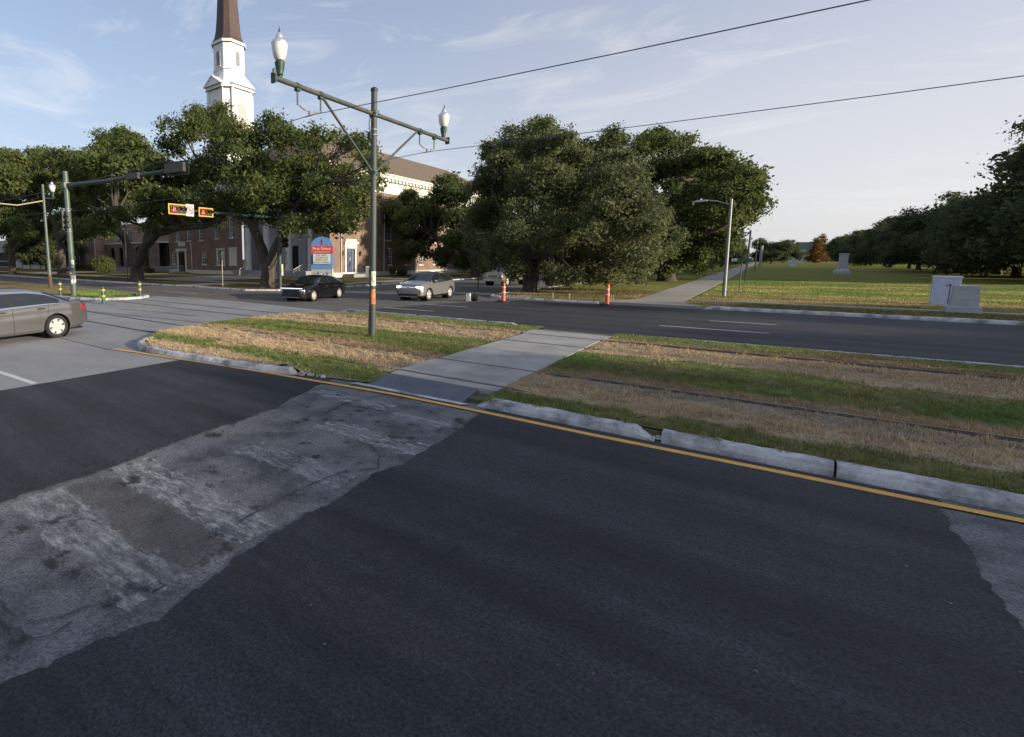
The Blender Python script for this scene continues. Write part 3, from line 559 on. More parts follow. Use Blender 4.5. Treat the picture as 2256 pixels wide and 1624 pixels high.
# dry leaves and grit blown along the gutters
def litter(n, seed):
    rg = np.random.default_rng(seed); n2 = n//14; x = np.concatenate([rg.uniform(-13,2.2,n), rg.uniform(-3,2,n2)]); y = np.concatenate([med_front(x[:n])-0.12-np.abs(rg.normal(0,.16,n)), rg.uniform(2,7,n2)]); m = len(x); k = ~((x > -5.8) & (x < -3.6) & (rg.random(m) < .5)); x, y = x[k], y[k]; m = len(x)
    s = rg.uniform(.004,.013,m); a = rg.uniform(0,6.28,m); V = np.empty((m,3,3)); z = 0.024
    for q in range(3): V[:,q] = np.stack([x+s*np.cos(a+q*2.1), y+s*np.sin(a+q*2.1), z+rg.uniform(0,.012,m)],1)
    c = np.where((rg.random(m) < .6)[:,None], np.array((0.16,0.11,0.06)), np.array((0.24,0.22,0.20)))*rg.uniform(.5,1.3,m)[:,None]
    return link('leaf_litter', fast_mesh('leaf_litter', V.reshape(-1,3), np.arange(m*3).reshape(-1,3), BLADE, np.repeat(c,3,0)))
tag(litter(900, 3), 'dry leaf bits and grit scattered along the median gutter', 'leaf litter', kind='stuff')
# ------------------------------------------------------------------ double-bracket streetcar pole with two globe lamps
GLASS_L = mat('lamp_glass', (0.72,0.73,0.72), 0.25, c2=(0.62,0.62,0.6), scale=9, spec=0.6)
ALU = mat('lamp_cap_metal', (0.68,0.70,0.72), 0.25, metal=0.75)
def lamp_head(name, parent, loc, s=1.0):
    b = MB().lathe([(0.05,0),(0.06,0.05),(0.085,0.07),(0.075,0.10),(0.105,0.20),(0.125,0.33),(0.13,0.36),(0.115,0.37),(0.10,0.41)], n=16).build('lamp_base', DGREEN, parent, smooth=True, loc=loc); b.scale = (s,)*3
    g = MB().lathe([(0.09,0.40),(0.14,0.46),(0.175,0.56),(0.195,0.68),(0.20,0.78),(0.197,0.80)], n=24).build('globe', GLASS_L, b, smooth=True)
    c = MB().lathe([(0.205,0.79),(0.208,0.81),(0.19,0.85),(0.14,0.89),(0.12,0.91),(0.095,0.93),(0.09,1.0),(0.075,1.02),(0.05,1.05),(0.03,1.07)], n=24).build('lamp_cap', ALU, b, smooth=True)
    f = MB().lathe([(0.03,1.065),(0.035,1.08),(0.015,1.10),(0.024,1.125),(0.012,1.15),(0.0,1.23)], n=10).build('finial', DGREEN, b, smooth=True)
    return b
pl = empty('streetcar_pole', (-8.84,11.84,0.13), label='tall weathered green pole on the grass median with double crossarm and two globe lamps', cat='pole')
MB().lathe([(0.095,-0.15),(0.095,2.8),(0.088,4.6),(0.085,6.92)], n=20).build('shaft', POLEOLD, pl, smooth=True)
MB().lathe([(0.1,6.88),(0.1,6.95),(0.06,6.98)], n=16).build('shaft_cap', BLACK, pl)
AZ = 6.28
MB().tube([(0,-3.72,AZ),(0,4.18,AZ)], 0.058, 12).build('crossarm', POLEOLD, pl, smooth=True)
for y in (-3.74, 4.2): MB().box(-.075,.075,y-.02,y+.02,AZ-.11,AZ+.11).build('arm_end_plate', DGREEN, pl)
MB().lathe([(0.03,0),(0.035,0.08),(0.02,0.11)], (0.05,-3.78,AZ+0.06), 8).build('end_bolt', DGREEN, pl)
for (y0,y1) in ((-2.1,-0.07),(2.24,0.07)): MB().tube([(0,y0,AZ-.07),(0,y1,4.72)], 0.034, 10).build('brace', POLEOLD, pl, smooth=True)
for z, r, h in ((AZ,.135,.16),(4.7,.12,.12)):
    MB().lathe([(0.088,-h/2),(r,-h/2),(r,h/2),(0.088,h/2)], (0,0,z), 12).build('clamp', DGREEN, pl, smooth=False)
    for sx in (-1,1): MB().tube([(sx*.11,-.14,z),(sx*.11,.14,z)], 0.016, 6).build('clamp_bolt', DGREEN, pl)
for y0 in (-3.0,-2.2, 2.42,3.32):
    h = MB(); h.lathe([(0.062,-.05),(0.072,-.05),(0.072,.05),(0.062,.05)], (0,y0,AZ), 12, axis='y'); h.box(-.05,.05,y0-.06,y0+.06,AZ-.115,AZ-.06); h.tube([(0,y0,AZ-.1),(0,y0,AZ-.42)], 0.022, 8); h.build('wire_hanger', DGREEN, pl)
for a, b in ((-3.0,-2.2),(2.42,3.32)):
    mid = (a+b)/2; s = MB(); s.tube([(0,a,AZ-.40),(0,mid,AZ-.52),(0,b,AZ-.40)], 0.012, 6); s.lathe([(0.012,-.06),(0.035,-.045),(0.02,-.02),(0.04,0),(0.02,.02),(0.035,.045),(0.012,.06)], (0,mid,AZ-.52), 10)
    s.tube([(0,a+.08,AZ-.425),(0,a+.25,AZ-.475)], 0.024, 8); s.tube([(0,b-.08,AZ-.425),(0,b-.22,AZ-.465)], 0.024, 8); s.tube([(-.16,mid,AZ-.585),(.16,mid,AZ-.575)], 0.014, 6); s.build('insulator', mat('insulator_grey', (0.25,0.25,0.26), 0.4), pl)
lamp_head('lamp', pl, (0,-3.55,AZ+.04), 0.90); lamp_head('lamp', pl, (0,3.92,AZ+.04), 0.90)
MB().tube([(-.02,-.13,AZ-.05),(-.04,-.18,AZ-.3),(-.03,-.14,AZ-.5)], 0.012, 6).build('conduit', BLACK, pl); MB().box(-.09,-.0,-.19,-.09,AZ-.68,AZ-.5).build('junction_box', BLACK, pl)
MB().tube([(-.03,-.1,0.9),(-.04,-.13,.4),(-.03,-.16,0.02)], 0.014, 6).build('conduit', BLACK, pl)
for z in (AZ-.42,AZ-.56): MB().lathe([(0.09,-.012),(0.094,-.012),(0.094,.012),(0.09,.012)], (0,0,z), 16).build('band', STEEL, pl)
def poster(parent, z0, z1, a0, a1, r, cols, seed):
    m = bpy.data.materials.new('poster_print_%d' % seed); m.use_nodes = True; t = m.node_tree; b = t.nodes['Principled BSDF']; b.inputs['Roughness'].default_value = 0.6
    co = t.nodes.new('ShaderNodeTexCoord'); mp_ = t.nodes.new('ShaderNodeMapping'); mp_.inputs['Location'].default_value = (seed*3.1,0,0); n = t.nodes.new('ShaderNodeTexNoise'); n.inputs['Scale'].default_value = 7; n.inputs['Detail'].default_value = 3; n.inputs['Distortion'].default_value = 1.5
    r_ = t.nodes.new('ShaderNodeValToRGB'); e = r_.color_ramp.elements
    while len(e) < len(cols): e.new(.5)
    for i, c in enumerate(cols): e[i].position = 0.28+0.44*i/(len(cols)-1); e[i].color = (*c,1)
    t.links.new(co.outputs['Object'], mp_.inputs[0]); t.links.new(mp_.outputs[0], n.inputs['Vector']); t.links.new(n.outputs['Fac'], r_.inputs[0]); t.links.new(r_.outputs[0], b.inputs['Base Color'])
    mb = MB(); vs = []; k = 8
    for zz in (z0,z1):
        for i in range(k+1): a = a0+(a1-a0)*i/k; vs.append((r*math.cos(a), r*math.sin(a), zz))
    mb.add(vs,[(i,i+1,k+2+i,k+1+i) for i in range(k)]); return mb.build('poster', m, parent)
ca = math.atan2(-11.84, 8.84)
poster(pl, 1.50, 1.92, ca-.5, ca+1.15, 0.0975, [(0.05,0.12,0.4),(0.5,0.55,0.6),(0.75,0.55,0.1),(0.7,0.75,0.8),(0.1,0.3,0.55)], 1)
poster(pl, 0.97, 1.40, ca-.45, ca+1.1, 0.0975, [(0.08,0.02,0.02),(0.55,0.08,0.03),(0.75,0.25,0.08),(0.12,0.03,0.03),(0.6,0.5,0.4)], 2)
MB().box(0.06,0.098,-.06,.0,4.16,4.2).build('sticker', WPAINT, pl)
# the two trolley wires
def wire(name, y, xs, z, sag, label):
    P = [];
    for i in range(len(xs)-1):
        for k in range(12):
            t = k/12; P.append((xs[i]+(xs[i+1]-xs[i])*t, y, z-sag*4*t*(1-t)))
    P.append((xs[-1],y,z)); return tag(MB().tube(P, 0.0095, 5).build(name, WIRE), label, 'wire')
wire('trolley_wire', 9.25, (-95,-44.3,-8.84,32), 5.84, 0.42, 'overhead trolley wire running under the big lamp end of the crossarm')
wire('trolley_wire', 14.72, (-95,-44.3,-8.84,32), 5.84, 0.35, 'overhead trolley wire running under the small far lamp end of the crossarm')
# ------------------------------------------------------------------ signal mast on the far island
DARKG = mat('dark_arm_paint', (0.03,0.042,0.045), 0.45, c2=(0.045,0.06,0.062), scale=3)
sp = empty('signal_mast', (-33.25,13.3,0.12), label='thick green signal mast on the traffic island with long arm and dark signal heads', cat='traffic signal')
MB().lathe([(0.24,0),(0.24,0.04),(0.175,0.05),(0.165,3),(0.15,7.55)], n=18).build('shaft', GREENP, sp, smooth=True)
MB().tube([(0,0,6.72),(3.5,0.75,6.72),(7.0,1.5,6.86),(9.7,2.05,6.95)], [0.14,0.125,0.11,0.09], 12).build('mast_arm', DARKG, sp, smooth=True)
MB().box(-.2,.2,-.2,.2,6.55,6.9).build('arm_bracket', GREENP, sp)
ad = Vector((9.7,2.05,0)).normalized(); an = Vector((-ad.y,ad.x,0))
HOUS = mat('signal_housing', (0.03,0.03,0.028), 0.6, c2=(0.055,0.055,0.05), scale=5); YEL = mat('signal_yellow', (0.5,0.33,0.05), 0.55)
def back_head(d, z, s=1.0):
    c = ad*d+ZU*z; h = MB(); h.obox(c-an*0.14, ad*0.55*s, an*0.10, ZU*0.19*s).build('signal_head', HOUS, sp)
    MB().obox(c+an*0.02, ad*0.68*s, an*0.012, ZU*0.30*s).build('backplate', mat('backplate_black', (0.02,0.02,0.022), 0.6, c2=(0.10,0.10,0.10), scale=3, lo=0.55, hi=0.7), sp)
    for k in (-.36,0,.36): MB().tube([c+ad*k*s+an*0.04, c+ad*k*s+an*0.28], 0.12*s, 10).build('visor', YEL, sp)
back_head(9.3, 6.98, 1.2); back_head(6.1, 6.80, 0.85)
MB().box(-.30,-.17,-.3,.12,4.05,5.2).build('side_signal', HOUS, sp)
for k in range(3): MB().lathe([(0.10,0),(0.12,0.18)], (0.16,-.1,4.3+k*.33), 10, axis='x').build('visor', HOUS, sp)
for z in (3.95,4.08,5.22,5.35): MB().lathe([(0.165,-.015),(0.17,-.015),(0.17,.015),(0.165,.015)], (0,0,z), 18).build('band', STEEL, sp)
rn = random.Random(8)
for k, (z0,z1,a) in enumerate(((1.75,2.2,.3),(1.35,1.5,-.5),(0.75,1.3,-.35),(0.8,1.25,.75))):
    cav = math.atan2(-13.3, 33.25)
    poster(sp, z0, z1, cav+a-.5, cav+a+.4, 0.178, [(0.7,0.7,0.7),(0.75,0.75,0.72),(0.25,0.25,0.3),(0.6,0.3,0.25)], 10+k)
# ------------------------------------------------------------------ older streetcar pole with one globe lamp further along
op = empty('streetcar_pole', (-44.35,15.98,0.12), label='slim streetcar pole with rusty base, single globe lamp and a span arm', cat='pole')
MB().lathe([(0.15,0),(0.14,2.2),(0.11,2.3),(0.10,8.1)], n=12).build('shaft', GREENP, op, smooth=True); MB().lathe([(0.157,0),(0.152,1.0)], n=12).build('rusty_base', RUST, op, smooth=True)
MB().tube([(0,-3.5,6.4),(0,-1.9,6.35),(0,0,6.85)], 0.05, 8).build('span_arm', mat('pale_arm', (0.35,0.30,0.2), 0.6), op); MB().tube([(0,0,7.05),(.7,.4,7.0),(.85,.5,7.05)], 0.045, 8).build('lamp_arm', GREENP, op)
lamp_head('lamp', op, (.72,.42,7.05), 1.15)
# ------------------------------------------------------------------ mast with two horizontal signals at the church corner
cs = empty('signal_mast', (-29.7,27.5,0.11), label='green signal mast at the church corner with two orange framed red signals', cat='traffic signal')
MB().lathe([(0.25,0),(0.25,0.06),(0.16,0.08),(0.15,5.9)], n=14).build('shaft', DGREEN, cs, smooth=True)
MB().tube([(0,0,5.5),(0,-5,5.45),(0,-9.6,5.48)], [0.11,0.09,0.06], 10).build('mast_arm', DGREEN, cs, smooth=True)
RED_ON = emit_mat('red_lamp_lit', (1.0,0.06,0.05), 1.6); RED_DIM = mat('red_lens_dim', (0.10,0.012,0.015), 0.3); AMB = mat('amber_lens_dark', (0.05,0.02,0.005), 0.3); GRN = mat('green_lens_dark', (0.004,0.025,0.012), 0.3)
ORNG = mat('reflective_orange_border', (0.76,0.33,0.03), 0.55)
def face_head(yc, z, wd, hh, name='signal_head'):
    h = MB().box(0.02,0.28,yc-wd*.40,yc+wd*.40,z-hh*.3,z+hh*.3).build(name, HOUS, cs)
    bz = MB(); t = 0.07
    bz.box(0.20,0.22,yc-wd/2,yc+wd/2,z-hh/2,z-hh/2+t); bz.box(0.20,0.22,yc-wd/2,yc+wd/2,z+hh/2-t,z+hh/2); bz.box(0.20,0.22,yc-wd/2,yc-wd/2+t,z-hh/2+t,z+hh/2-t); bz.box(0.20,0.22,yc+wd/2-t,yc+wd/2,z-hh/2+t,z+hh/2-t); bz.build('backplate_border', ORNG, h)
    MB().box(0.195,0.21,yc-wd/2+t,yc+wd/2-t,z-hh/2+t,z+hh/2-t).build('backplate', BLACK, h)
    for k, m_ in ((-1,RED_ON),(0,AMB),(1,GRN)):
        y = yc+k*wd*.25; MB().lathe([(0.0,0.0),(0.13,0.0),(0.13,0.03),(0.0,0.045)], (0.27,y,z), 16, axis='x').build('lens', m_, h, smooth=True)
        v = MB(); n = 12; vs = []
        for x in (0.25,0.46):
            for i in range(n+1): a = math.pi*(-.1+1.2*i/n); vs.append((x, y+0.15*math.cos(a), z+0.15*math.sin(a)))
        v.add(vs,[(i,i+1,n+2+i,n+1+i) for i in range(n)]); v.build('visor', BLACK, h)
    return h
face_head(-8.95,5.46,1.42,0.66); face_head(-6.85,5.42,1.15,0.6)
ns = MB().box(0.24,0.26,-8.42,-7.83,5.08,5.84).build('turn_sign', WPAINT, cs)
ring = MB(); n = 20; vs = []
for r in (0.26,0.20):
    for i in range(n): a = 2*math.pi*i/n; vs.append((0.265,-8.12+r*math.cos(a),5.46+r*math.sin(a)))
ring.add(vs,[(i,(i+1)%n,n+(i+1)%n,n+i) for i in range(n)]); SRED = mat('sign_red', (0.55,0.03,0.03), 0.5)
ring.obox((0.267,-8.12,5.46),(0.001,0,0),(0,0.17,-.17),(0,.02,.02)); ring.build('sign_ring', SRED, ns)
MB().tube([(0.27,-8.05,5.33),(0.27,-8.05,5.5),(0.27,-8.1,5.56),(0.27,-8.18,5.53),(0.27,-8.18,5.46)], 0.02, 6).build('sign_arrow', BLACK, ns)
for dy in (0.0, 0.42):                      # vertical heads on the shaft
    hb = MB().box(.12,.34,dy-.17,dy+.17,3.2,4.35).build('signal_head', HOUS, cs)
    for k, m_ in ((2,RED_DIM),(1,AMB),(0,GRN)): MB().lathe([(0,0),(0.11,0),(0.11,.02),(0,.03)], (.34,dy,3.4+k*.37), 14, axis='x').build('lens', m_, hb); MB().lathe([(0.12,0),(0.12,.16)], (.34,dy,3.4+k*.37), 12, axis='x').build('visor', BLACK, hb)
MB().tube([(.1,.15,3.1),(.3,.45,2.8),(.35,.5,2.0),(.1,.1,1.7)], 0.05, 8).build('cable_loop', BLACK, cs)
for z in (3.05,3.15): MB().lathe([(0.155,-.015),(0.165,-.015),(0.165,.015),(0.155,.015)], (0,0,z), 14).build('band', STEEL, cs)
MB().box(.14,.26,-.06,.12,1.0,1.9).build('push_button_box', mat('button_sign', (0.65,0.65,0.62), 0.5, c2=(0.55,0.14,0.05), scale=4), cs)
# ------------------------------------------------------------------ grey street lamps and posts by the park path
def grey_lamp(loc, hgt, label, lean=0.0):
    e = empty('street_lamp', loc, 0, label, 'street lamp')
    MB().lathe([(0.105,0),(0.095,1.5),(0.075,hgt)], n=12).build('shaft', STEEL, e, smooth=True)
    MB().tube([(0,0,hgt-.35),(-.7,0,hgt-.06),(-1.2,0,hgt+.03)], 0.04, 8).build('lamp_arm', STEEL, e, smooth=True)
    MB().prism_y([(-1.15,hgt-.03),(-1.2,hgt+.07),(-1.65,hgt+.08),(-1.95,hgt),(-1.9,hgt-.05)], -.13, .13).build('lamp_head', mat('lamp_head_grey', (0.5,0.52,0.54), 0.4, metal=0.3), e, bevel=0.02)
    MB().lathe([(0.04,0),(0.04,0.08)], (-1.5,0,hgt+.08), 8).build('photocell', WPAINT, e)
    e.rotation_euler = (0, R(lean), 0); return e
grey_lamp((-2.04,38.67,.12), 5.85, 'grey steel street lamp with a short arm beside the start of the park path', -1.2)
grey_lamp((-1.97,69.7,.11), 5.3, 'grey steel lamp just behind the green street name sign'); grey_lamp((-2.1,114.2,.11), 5.4, 'second thin grey lamp further down the park path'); grey_lamp((-2.06,158.5,.11), 5.3, 'third thin grey lamp down the park path')
palm = empty('palm_stump', (-2.6,205,.1), label='thick pale trunk standing at the far end of the path lamps', cat='tree trunk'); MB().lathe([(0.45,0),(0.36,1.2),(0.33,6.5)], n=10).build('trunk', mat('pale_bark', (0.35,0.32,0.28), 0.9, c2=(0.25,0.22,0.18), scale=3), palm)
ss = empty('street_sign', (-1.46,42.17,.12), label='green street name sign on a thin dark post beside the park path', cat='street sign')
MB().tube([(0,0,0),(0,0,2.2)], 0.035, 8).build('post', mat('brown_post', (0.10,0.09,0.08), 0.7), ss); SG = mat('sign_green', (0.01,0.13,0.07), 0.5)
MB().box(-.5,.5,-.012,.012,2.12,2.34).build('sign_blade', SG, ss); MB().box(-.56,-.25,-.016,-.0125,2.13,2.33).build('sign_end', WPAINT, ss)
# ------------------------------------------------------------------ bollards
BYEL = mat('bollard_yellow', (0.72,0.36,0.03), 0.5, c2=(0.6,0.28,0.03), scale=8); BGR = mat('bollard_green', (0.02,0.075,0.05), 0.45, c2=(0.03,0.09,0.07), scale=5)
for (x,y,z,l) in ((-27.3,12.4,0.005,'green bollard with yellow bands standing out on the bare concrete'),(-29.75,15.78,.12,'green bollard with yellow bands at the rounded tip of the grass island'),(-33.9,12.75,.12,'green bollard with yellow bands close to the thick signal mast')):
    e = empty('bollard', (x,y,z), 0, l, 'bollard', 'bollards guarding the traffic island')
    MB().lathe([(0.095,0),(0.095,0.86),(0.085,0.9),(0.06,0.94),(0.03,0.955)], n=16).build('post', BGR, e, smooth=True)
    for zz in (0.42,0.74): MB().lathe([(0.1,-.05),(0.105,-.045),(0.105,.045),(0.1,.05)], (0,0,zz), 16).build('band', BYEL, e)
# ------------------------------------------------------------------ channelizer posts
OR = mat('safety_orange', (0.75,0.09,0.03), 0.5, c2=(0.62,0.08,0.03), scale=6); REFL = mat('reflective_white', (0.6,0.6,0.6), 0.35); RUB = mat('rubber_base', (0.02,0.02,0.02), 0.85)
for (x,y,l) in ((-11.35,27.5,'orange and white channelizer post beside the trash bag end of the verge'),(-6.38,29.0,'orange and white channelizer post near the park path ramp')):
    e = empty('channelizer_post', (x,y,.012), 0, l, 'traffic cone', 'channelizer posts along the torn-up gutter')
    MB().prism([(0.34*math.cos(a*math.pi/4+.39),0.34*math.sin(a*math.pi/4+.39)) for a in range(8)], 0, 0.07).build('base', RUB, e, bevel=0.01)
    MB().lathe([(0.12,0.07),(0.115,0.1),(0.075,1.0),(0.05,1.08)], n=16).build('post', OR, e, smooth=True)
    for zz in (0.52,0.80): MB().lathe([(0.118-0.044*(zz-.07),-.07),(0.114-0.044*(zz-.07),.07)], (0,0,zz), 16).build('band', REFL, e)
    MB().tube([(-.03,0,1.07),(-.03,0,1.16),(.03,0,1.16),(.03,0,1.07)], 0.018, 6).build('handle', OR, e)
# ------------------------------------------------------------------ small things on the verge
STK = mat('stake_wood', (0.5,0.4,0.27), 0.8)
for k, (u,v) in enumerate(((1197,662),(1239,663),(1343,665),(1350,664))):
    g = G(u,v,.12); tag(MB().obox((g.x,max(g.y,30.2),.12+.17),(.022,0,0),(0,.022,0),(0.01*(k-1),0,.2)).build('survey_stake', STK), 'small pale wooden survey stake driven into the dry verge', 'stake', 'survey stakes along the kerb works')
tb = empty('trash_bag', (-13.0,27.0,0.0), label='black trash bag with a white box leaning on it at the corner of the verge', cat='trash bag')
def blob(c, r, seed, nseg=14, nr=9):
    rn = random.Random(seed); mb = MB(); vs = []; 
    for i in range(nr+1):
        ph = math.pi*i/nr
        for k in range(nseg):
            a = 2*math.pi*k/nseg; q = 1+0.16*math.sin(3*a+seed)*math.sin(ph)+rn.uniform(-.07,.07); vs.append((c[0]+r[0]*q*math.sin(ph)*math.cos(a), c[1]+r[1]*q*math.sin(ph)*math.sin(a), c[2]+r[2]*math.cos(ph)))
    fs = [(i*nseg+k,i*nseg+(k+1)%nseg,(i+1)*nseg+(k+1)%nseg,(i+1)*nseg+k) for i in range(nr) for k in range(nseg)]; mb.add(vs,fs); return mb
blob((0.12,0,.19),(.24,.22,.2),3).build('bag', mat('bag_plastic', (0.01,0.01,0.012), 0.3), tb, smooth=True); blob((.12,0,.42),(.05,.05,.07),4,8,5).build('bag_knot', MATS['bag_plastic'], tb, smooth=True)
MB().obox((-.13,-.2,.23),(.11,.02,.02),(-.02,.11,.02),(-.03,0,.2)).build('box', WPAINT, tb)
# kerb works: dug gutter in front of the verge
struct('gutter_trench', MB().add([(-12.4,29.2,.0225),(-6.8,29.35,.0225),(-6.9,29.76,.0225),(-12.5,29.84,.0225)],[(0,1,2,3)]), mat('gutter_base', (0.10,0.10,0.105), 0.9, c2=(0.15,0.15,0.15), scale=2, bump=0.3))
# white pedestals, cabinet and block in the park
STONE = mat('pedestal_stone', (0.50,0.50,0.52), 0.8, c2=(0.40,0.40,0.42), scale=1.5, bump=0.1); LBLU = mat('cabinet_paint', (0.52,0.57,0.68), 0.55, c2=(0.42,0.48,0.62), scale=2.5, detail=9)
def pedestal(loc, s, label):
    e = empty('stone_pedestal', loc, 0, label, 'monument'); e.scale = (.5,.5,.82)
    MB().add([(-1.6*s,-1.3*s,0),(1.6*s,-1.3*s,0),(1.6*s,1.3*s,0),(-1.6*s,1.3*s,0),(-1.6*s,-1.3*s,.5*s),(1.6*s,-1.3*s,.5*s),(1.6*s,1.3*s,.5*s),(-1.6*s,1.3*s,.5*s),(-.95*s,-.75*s,1.0*s),(.95*s,-.75*s,1.0*s),(.95*s,.75*s,1.0*s),(-.95*s,.75*s,1.0*s)],
      [(3,2,1,0),(0,1,5,4),(1,2,6,5),(2,3,7,6),(3,0,4,7),(4,5,9,8),(5,6,10,9),(6,7,11,10),(7,4,8,11),(8,9,10,11)]).build('plinth', STONE, e, bevel=0.03)
    MB().add([(-.9*s,-.7*s,1.0*s),(.9*s,-.7*s,1.0*s),(.9*s,.7*s,1.0*s),(-.9*s,.7*s,1.0*s),(-.85*s,-.66*s,3.2*s),(.85*s,-.66*s,3.2*s),(.85*s,.66*s,3.2*s),(-.85*s,.66*s,3.2*s)],[(0,1,5,4),(1,2,6,5),(2,3,7,6),(3,0,4,7),(4,5,6,7)]).build('die', STONE, e)
    MB().box(-.98*s,.98*s,-.78*s,.78*s,3.2*s,3.45*s).build('cap', STONE, e, bevel=0.03); return e
pedestal((8.35,108,.1), 1.12, 'empty white stone pedestal with stepped base on the shaded park lawn'); pedestal((5.0,205,.1), 0.95, 'smaller distant white stone pedestal near the far end of the lawn')
cb = empty('utility_cabinet', (6.75,38.6,.115), R(-4), 'pale blue metal utility cabinet behind the concrete block', 'utility box'); cb.scale = (.58,.6,1)
MB().box(-.78,.78,-.45,.45,0,1.38).build('body', LBLU, cb, bevel=0.01); MB().box(-.82,.82,-.49,.49,1.38,1.45).build('roof', mat('cabinet_roof', (0.6,0.6,0.62), 0.5), cb, bevel=0.01); MB().box(-.70,.70,-.465,-.452,.08,1.3).build('door', mat('cabinet_door', (0.50,0.56,0.70), 0.5, c2=(0.38,0.44,0.62), scale=3, detail=9), cb)
MB().box(.18,.24,-.475,-.466,.1,1.0).build('door_gap', mat('dark_slot', (0.05,0.06,0.12), 0.6), cb); MB().box(-.05,.28,-.48,-.466,.96,1.06).build('sticker', mat('cabinet_sticker', (0.35,0.36,0.12), 0.6, c2=(0.04,0.05,0.05), scale=9), cb)
bl = empty('concrete_block', (6.45,33.6,.115), R(-2), 'grey concrete pillar block on a wide footing beside the road', 'concrete block'); bl.scale = (.74,.7,1)
BLK = mat('block_stone', (0.30,0.32,0.35), 0.85, c2=(0.42,0.43,0.45), scale=2.5, stretch=(.5,1,3), bump=0.3); MB().box(-.68,.68,-.42,.42,0,.28).build('footing', BLK, bl, bevel=0.03)
MB().add([(-.52,-.3,.28),(.55,-.3,.28),(.55,.3,.28),(-.52,.3,.28),(-.47,-.25,1.16),(.5,-.25,1.16),(.5,.25,1.16),(-.47,.25,1.16)],[(0,1,5,4),(1,2,6,5),(2,3,7,6),(3,0,4,7),(4,5,6,7)]).build('block', BLK, bl, bevel=0.03)
tag(MB().obox((-7.75,7.23,.172),(.07,.03,0),(-.02,.05,0),(0,0,.012)).build('rubber_plate', BLACK), 'small black plate lying on the median kerb', 'plate')
for (x,y,h,l) in ((-35.4,26.2,2.9,'thin pale sign post in the verge before the church steps'),(-53.4,27.0,6.0,'grey utility post with pale upper half beside the forked oak')):
    e = empty('verge_post', (x,y,.11), 0, l, 'post'); MB().tube([(0,0,0),(0,0,h*.4)], .06 if h > 4 else .035, 8).build('lower_post', GREENP if h > 4 else STEEL, e); MB().tube([(0,0,h*.4),(0.03,0,h)], .055 if h > 4 else .03, 8).build('upper_post', mat('pale_post', (0.45,0.42,0.36), 0.7), e)
g = G(1101,635); tag(MB().tube([(g.x,36.5,.05),(g.x,36.5,2.3)], .05, 8).build('verge_post', mat('dark_post', (0.07,0.065,0.055), 0.8)), 'slim dark post at the kerb left of the bushy tree', 'post')
# ------------------------------------------------------------------ trees
OAKL = leaf_mat('live_oak_leaves', [(0.050,0.078,0.028),(0.084,0.116,0.040),(0.130,0.158,0.052),(0.195,0.200,0.068)], 0.46)
LAUR = leaf_mat('grey_olive_leaves', [(0.070,0.090,0.044),(0.112,0.135,0.062),(0.160,0.180,0.082),(0.225,0.228,0.105)], 0.46)
FARL = leaf_mat('hazed_oak_leaves', [(0.046,0.066,0.036),(0.072,0.094,0.048),(0.10,0.122,0.058),(0.135,0.145,0.066)], 0.42)  # distance haze painted in as a bluish cast
CYPL = leaf_mat('rusty_cypress_leaves', [(0.10,0.055,0.015),(0.16,0.09,0.02),(0.22,0.12,0.025)], 0.3)
BARK = mat('oak_bark', (0.045,0.037,0.03), 0.95, c2=(0.09,0.075,0.062), scale=2.2, stretch=(2.2,2.2,0.5), detail=9, bump=0.9, bscale=9)
def leaves(lobes, per_m2, leaf, clump, seed, k=14, gap=0.30, droop=0.0):
    rg = np.random.default_rng(seed); P = []; D = []; QQ = []
    subs = []
    for (c, r) in lobes:                      # every lobe breaks up into billowing boughs round a looser core
        c = np.array(c, float); r = np.array(r, float); subs.append((c, r*.72, .55))
        for q_ in range(10):
            d = rg.normal(size=3); d[2] = d[2]*.8+.15; d /= np.linalg.norm(d); s_ = rg.uniform(.26,.46); subs.append((c+d*r*rg.uniform(.62,.90), r*s_*np.array((1.1,1.1,.8)), 1.0))
    for (c, r, wgt) in subs:
        a = 4*np.pi*np.mean(r)**2; n = max(2, int(a*per_m2*wgt*.62))
        d = rg.normal(size=(n,3)); d /= np.linalg.norm(d,axis=1)[:,None]; d[:,2] = np.where((d[:,2] < -0.2) & (rg.random(n) < .35), -d[:,2], d[:,2])
        q = np.clip(1-np.abs(rg.normal(0,.26,n)), .15, 1)*(0.74+0.54*noise3(d*2.6+c*0.7, seed)); q = np.where(rg.random(n) < .06, rg.uniform(1.0,1.24,n), q); p = c+d*r*q[:,None]
        keep = noise3(p*0.55+7, seed+3) > gap*0.9*(0.4+0.6*(q > .75)); P.append(p[keep]); D.append(d[keep]); QQ.append(q[keep]*(1 if wgt > .9 else .7))
    P = np.concatenate(P); D = np.concatenate(D); QQ = np.concatenate(QQ); n = len(P)
    kk = rg.integers(int(k*.5), int(k*1.5)+1, n); I = np.repeat(np.arange(n), kk); m = len(I); s = clump*rg.uniform(.55,1.35,n)
    off = np.clip(rg.normal(size=(m,3)),-1.7,1.7)*s[I][:,None]; off[:,2] *= 0.75; pos = P[I]+off
    nr = D[I]*0.6+rg.normal(size=(m,3))*0.8; nr[:,2] += 0.25; nr /= np.linalg.norm(nr,axis=1)[:,None]
    t = np.cross(nr, rg.normal(size=(m,3))); t /= np.linalg.norm(t,axis=1)[:,None]+1e-9; b = np.cross(nr,t)
    L = (leaf*rg.uniform(.6,1.45,m)*(1+0.8*(QQ[I] < .72)))[:,None]; W = L*rg.uniform(.38,.62,m)[:,None]
    V = np.empty((m,4,3)); V[:,0] = pos-t*L/2; V[:,1] = pos+b*W/2+nr*W*.12; V[:,2] = pos+t*L/2; V[:,3] = pos-b*W/2+nr*W*.12
    return V.reshape(-1,3), np.arange(m*4).reshape(-1,4)
